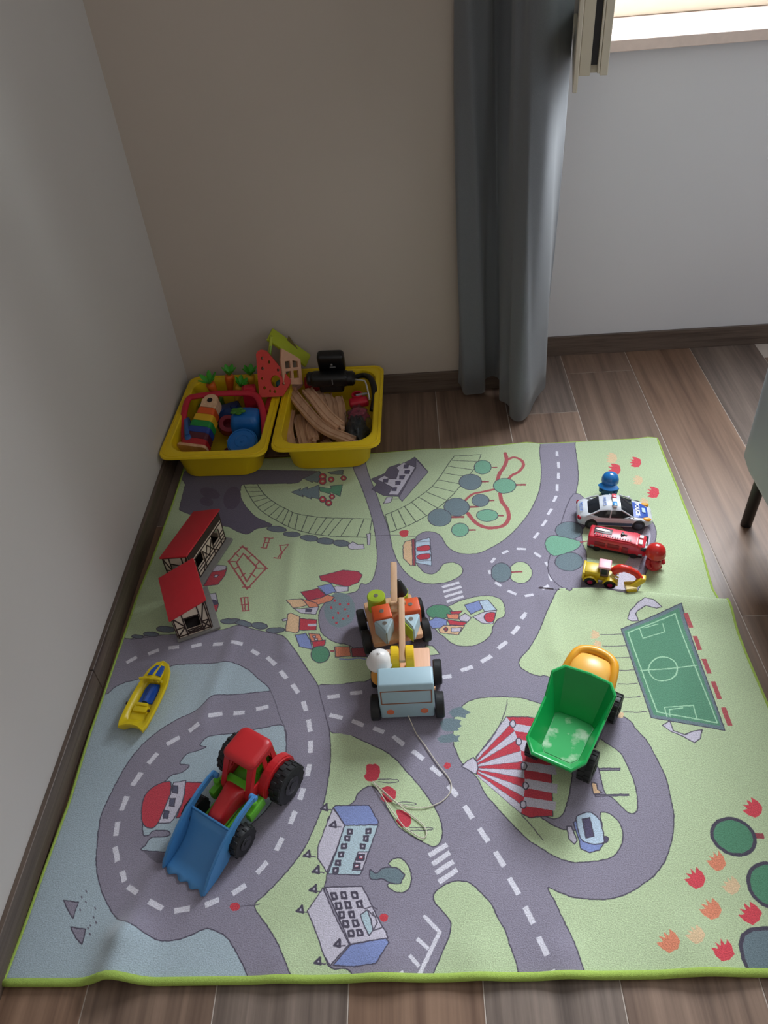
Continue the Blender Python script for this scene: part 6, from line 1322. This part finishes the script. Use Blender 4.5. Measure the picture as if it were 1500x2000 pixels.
# ---------------- right tray contents
tw=wood('track_wood','BE9272','DDB493',.55,(60,8,60))
def track(pts,label,w_=34,n=6):
    P=crom([tuple(c*1000 for c in p) for p in pts],n); b=MB(); R_=[]
    hw=w_/2; sec=[(-hw,-5.5),(-hw+.8,-6),(hw-.8,-6),(hw,-5.5),(hw,5.2),(hw-.8,6),(11.5,6),(11,3.4),(6.5,3.4),(6,6),(-6,6),(-6.5,3.4),(-11,3.4),(-11.5,6),(-hw+.8,6),(-hw,5.2)]
    for i,p in enumerate(P):
        p=Vector(p); d=(Vector(P[min(i+1,len(P)-1)])-Vector(P[max(i-1,0)])).normalized(); x=d.cross(Vector((0,0,1))).normalized(); u=x.cross(d)
        R_.append([p+x*a+u*c for a,c in sec])
    b.loft(R_); e=Vector(P[-1]); d=(Vector(P[-1])-Vector(P[-2])).normalized(); x=d.cross(Vector((0,0,1))).normalized(); u=x.cross(d)
    M=Matrix((x,d,u)).transposed().to_4x4(); M.translation=e+d*6
    c0=Vector(P[len(P)//2])/1000
    o=b.obj('track_piece',tw,smooth=30)
    b=MB(); b.box((0,-2,0),(6,10,9),1,M=M); b.cyl((0,6,0),6,9,'z',16,M=M,bev=.8); b.obj('connector_peg',tw,o)
    tag(o,label,'train track','wooden train tracks in the right tray'); return o
TK=[([(.255,1.800,.070),(.252,1.745,.070),(.262,1.690,.072)],'wooden track leaning under the long curve, left of centre',30),
([(.300,1.79,.070),(.322,1.73,.068),(.342,1.675,.066)],'wooden track between the top curve and the bag',30),
([(.215,1.735,.045),(.222,1.700,.047),(.226,1.655,.050)],'wooden track tip showing between the two left tracks',26),
([(.338,1.700,.045),(.350,1.672,.047),(.362,1.655,.048)],'wooden track tip below the end of the longest curve',28),
([(.185,1.900,.090),(.225,1.815,.095),(.290,1.710,.092),(.370,1.655,.084)],'long curved wooden track lying across the whole pile',32),
([(.232,1.892,.098),(.264,1.822,.104),(.300,1.750,.104),(.335,1.705,.098)],'curved wooden track on top, beside the longest one',32),
([(.187,1.830,.070),(.187,1.750,.068),(.203,1.668,.066)],'wooden track along the left inner side of the tray',26),
([(.208,1.820,.060),(.222,1.750,.064),(.240,1.672,.062)],'second wooden track from the left inner side',32),
([(.262,1.752,.058),(.252,1.705,.060),(.248,1.668,.060)],'short wooden track under the crossing curve, near the rim',32),
([(.287,1.885,.082),(.300,1.820,.086),(.310,1.745,.080)],'wooden track standing right of the upper curve',28),
([(.318,1.870,.080),(.329,1.815,.084),(.336,1.745,.078)],'rightmost wooden track beside the clear bag',28),
([(.288,1.705,.050),(.310,1.672,.052),(.322,1.660,.054)],'small wooden track end at the front rim',26),
([(.262,1.900,.084),(.275,1.850,.084),(.287,1.790,.076)],'wooden track wedged between the two upper curves',26),
([(.30,1.90,.03),(.30,1.80,.03),(.29,1.70,.03)],'wooden track at the bottom of the pile under the others',36),
([(.22,1.90,.03),(.23,1.80,.03),(.24,1.70,.03)],'wooden track lying lowest, under the left ones',36)]
for pts,l,w_ in TK: track(pts,l,w_)
t=thing('wooden_cap','rounded wooden track end beside the point of the red holed panel','train track',(.196,1.925,.098),math.radians(-30),'wooden train tracks in the right tray'); b=MB(); b.prism([(-17,-22),(17,-22),(17,8)]+arc(0,8,17,0,180,10)[1:-1]+[(-17,8)],13,bev=2); b.obj('piece',wood('track_wood_pink','B88A78','D0A594',.55,(60,8,60)),t)
bk=mat('black_plastic','0E0F12',.32,.02)
t=thing('black_toy','black plastic toy with a square head on a wide ribbed body','toy',(.301,1.888,.122),math.radians(-3))
b=MB(); b.box((6,40,42),(76,34,66),11,seg=4,M=TR(0,0,0,.25,0,0)); b.obj('head',bk,t)
b=MB(); b.box((0,0,12),(112,44,40),14,seg=4); b.cyl((-52,2,12),20,26,'x',28,bev=5); b.cyl((56,2,10),21,30,'x',28,bev=6); b.box((4,4,-12),(70,40,30),8,seg=3); b.obj('body',bk,t)
b=MB(); b.box((10,-22.5,14),(3,1.5,16),.5); b.box((12,14.0,45),(16,1.6,4),.5,M=TR(0,0,0,.25,0,0)); b.ball((10,14,54),(3,1.6,4),M=TR(0,0,0,.25,0,0)); b.obj('silver_mark',mat('mark_silver','9A9CA0',.3,metal=.6),t)
b=MB(); P=crom([(.362,1.945,.098),(.395,1.945,.106),(.417,1.925,.108),(.428,1.885,.106),(.431,1.84,.098),(.424,1.80,.080)],5); b.tube([(x*1000-5,y*1000-4,z*1000) for x,y,z in P],9,10,flat=.8); o=b.obj('black_hoop',bk,smooth=180); tag(o,'black curved plastic hoop inside the far right corner of the tray','toy hoop')
b=MB(); b.tube([(358,1912,112),(372,1908,114),(398,1898,114),(402,1885,112),(408,1852,106),(412,1825,98)],2.4,8); o=b.obj('white_rod',mat('rod_white','C9C7C4',.4),smooth=50); tag(o,'thin white bent rod beside the black hoop','toy rod')
t=thing('red_piece','red and grey plastic piece between the white rod and the clear bag','toy',(.378,1.846,.085),math.radians(12)); b=MB(); b.lathe([(11,-8),(16,-8),(16,8),(11,8)],(0,10,6),'z',22,cap=False); b.box((0,-12,0),(54,30,22),7,seg=3); b.obj('body',pink,t); b=MB(); b.cyl((12,4,14),3.5,34,'x',12,bev=1); b.obj('pin',mat('pin_grey','8E8A8C',.4),t)
t=thing('red_piece','dark red toy part between the pale panel and the black toy','toy',(.243,1.925,.085),math.radians(5)); b=MB(); b.box((0,0,0),(42,40,60),6,seg=3); b.obj('block',mat('deep_red','9E1A24',.4),t)
# crumpled clear bag with a dark toy inside
pm=bpy.data.materials.new('clear_plastic'); pm.use_nodes=True; nt=pm.node_tree; N=nt.nodes; L=nt.links; pb=N['Principled BSDF']; pb.inputs['Base Color'].default_value=(.05,.05,.055,1); pb.inputs['Roughness'].default_value=.16; pb.inputs['Specular IOR Level'].default_value=1.0
tb=N.new('ShaderNodeBsdfTransparent'); mxs=N.new('ShaderNodeMixShader'); mxs.inputs[0].default_value=.30; L.new(tb.outputs[0],mxs.inputs[1]); L.new(pb.outputs[0],mxs.inputs[2]); L.new(mxs.outputs[0],N['Material Output'].inputs[0])
def crumple(c,r,seed,amp,n=30):
    from mathutils import noise
    b=MB(); bmesh.ops.create_icosphere(b.bm,subdivisions=4,radius=1)
    for v in b.bm.verts:
        d=v.co.normalized(); k=1+amp*noise.noise(d*2.2+Vector((seed,0,0)))+amp*.8*abs(noise.noise(d*5.5+Vector((0,seed,0))))
        v.co=Vector((d.x*r[0]*k+c[0],d.y*r[1]*k+c[1],d.z*r[2]*k+c[2]))
    return b
t=thing('plastic_bag','crumpled clear plastic bag with a dark toy inside, front right of the tray','plastic bag',(.378,1.735,.062)); crumple((0,0,6),(36,72,46),3.1,.32).obj('bag',pm,t,smooth=22)
crumple((0,-14,4),(28,50,34),7.7,.3).obj('dark_contents',mat('bag_dark','20292D',.4),t,smooth=40)
b=crumple((0,42,20),(26,20,16),1.7,.4); b.obj('pink_contents',mat('bag_pink','B0405A',.45),t,smooth=40)

# ================================================================ CHAIR (only its corner is in view)
shell=mat('chair_shell','A6ADB4',.45,.02,6); metalb=mat('chair_leg_black','17181B',.4)
t=thing('armchair','grey moulded armchair on black legs at the right edge','chair',(1.478,1.105,0),math.radians(0))
def cr(w_,d_,r,z,dx=0): return [Vector((x+dx,y,z)) for x,y in rrect(w_,d_,r,7)]
b=MB(); b.loft([cr(380,400,60,205),cr(480,500,62,212),cr(498,520,64,235),cr(500,522,66,300),cr(504,525,66,450),cr(504,525,66,600),cr(498,519,64,610),cr(470,490,55,610),cr(460,480,50,600),cr(440,460,50,430),cr(420,440,50,425)])
b.obj('shell',shell,t,smooth=50)
b=MB(); b.loft([cr(430,450,50,426),cr(438,458,50,440),cr(430,450,50,468),cr(400,420,50,476)]); b.obj('cushion',mat('chair_cushion','8E9A9C',.85,.05,200,.3),t,smooth=60)
b=MB(); R_=[[Vector((x,y+yy,z)) for x,y in rrect(w_,46,20,4)] for w_,yy,z in ((480,-235,600),(470,-247,700),(440,-261,800),(390,-269,840))]; b.loft(R_); b.obj('backrest',shell,t,smooth=60)
for sx,sy in ((-1,1),(-1,-1),(1,1),(1,-1)):
    b=MB(); b.tube([(sx*(169+8),sy*(240+8),0),(sx*(169+7),sy*(240+7),130),(sx*(169+6),sy*(240+6),240)],[12.5,13.5,14.5],14); b.obj('leg',metalb,t)
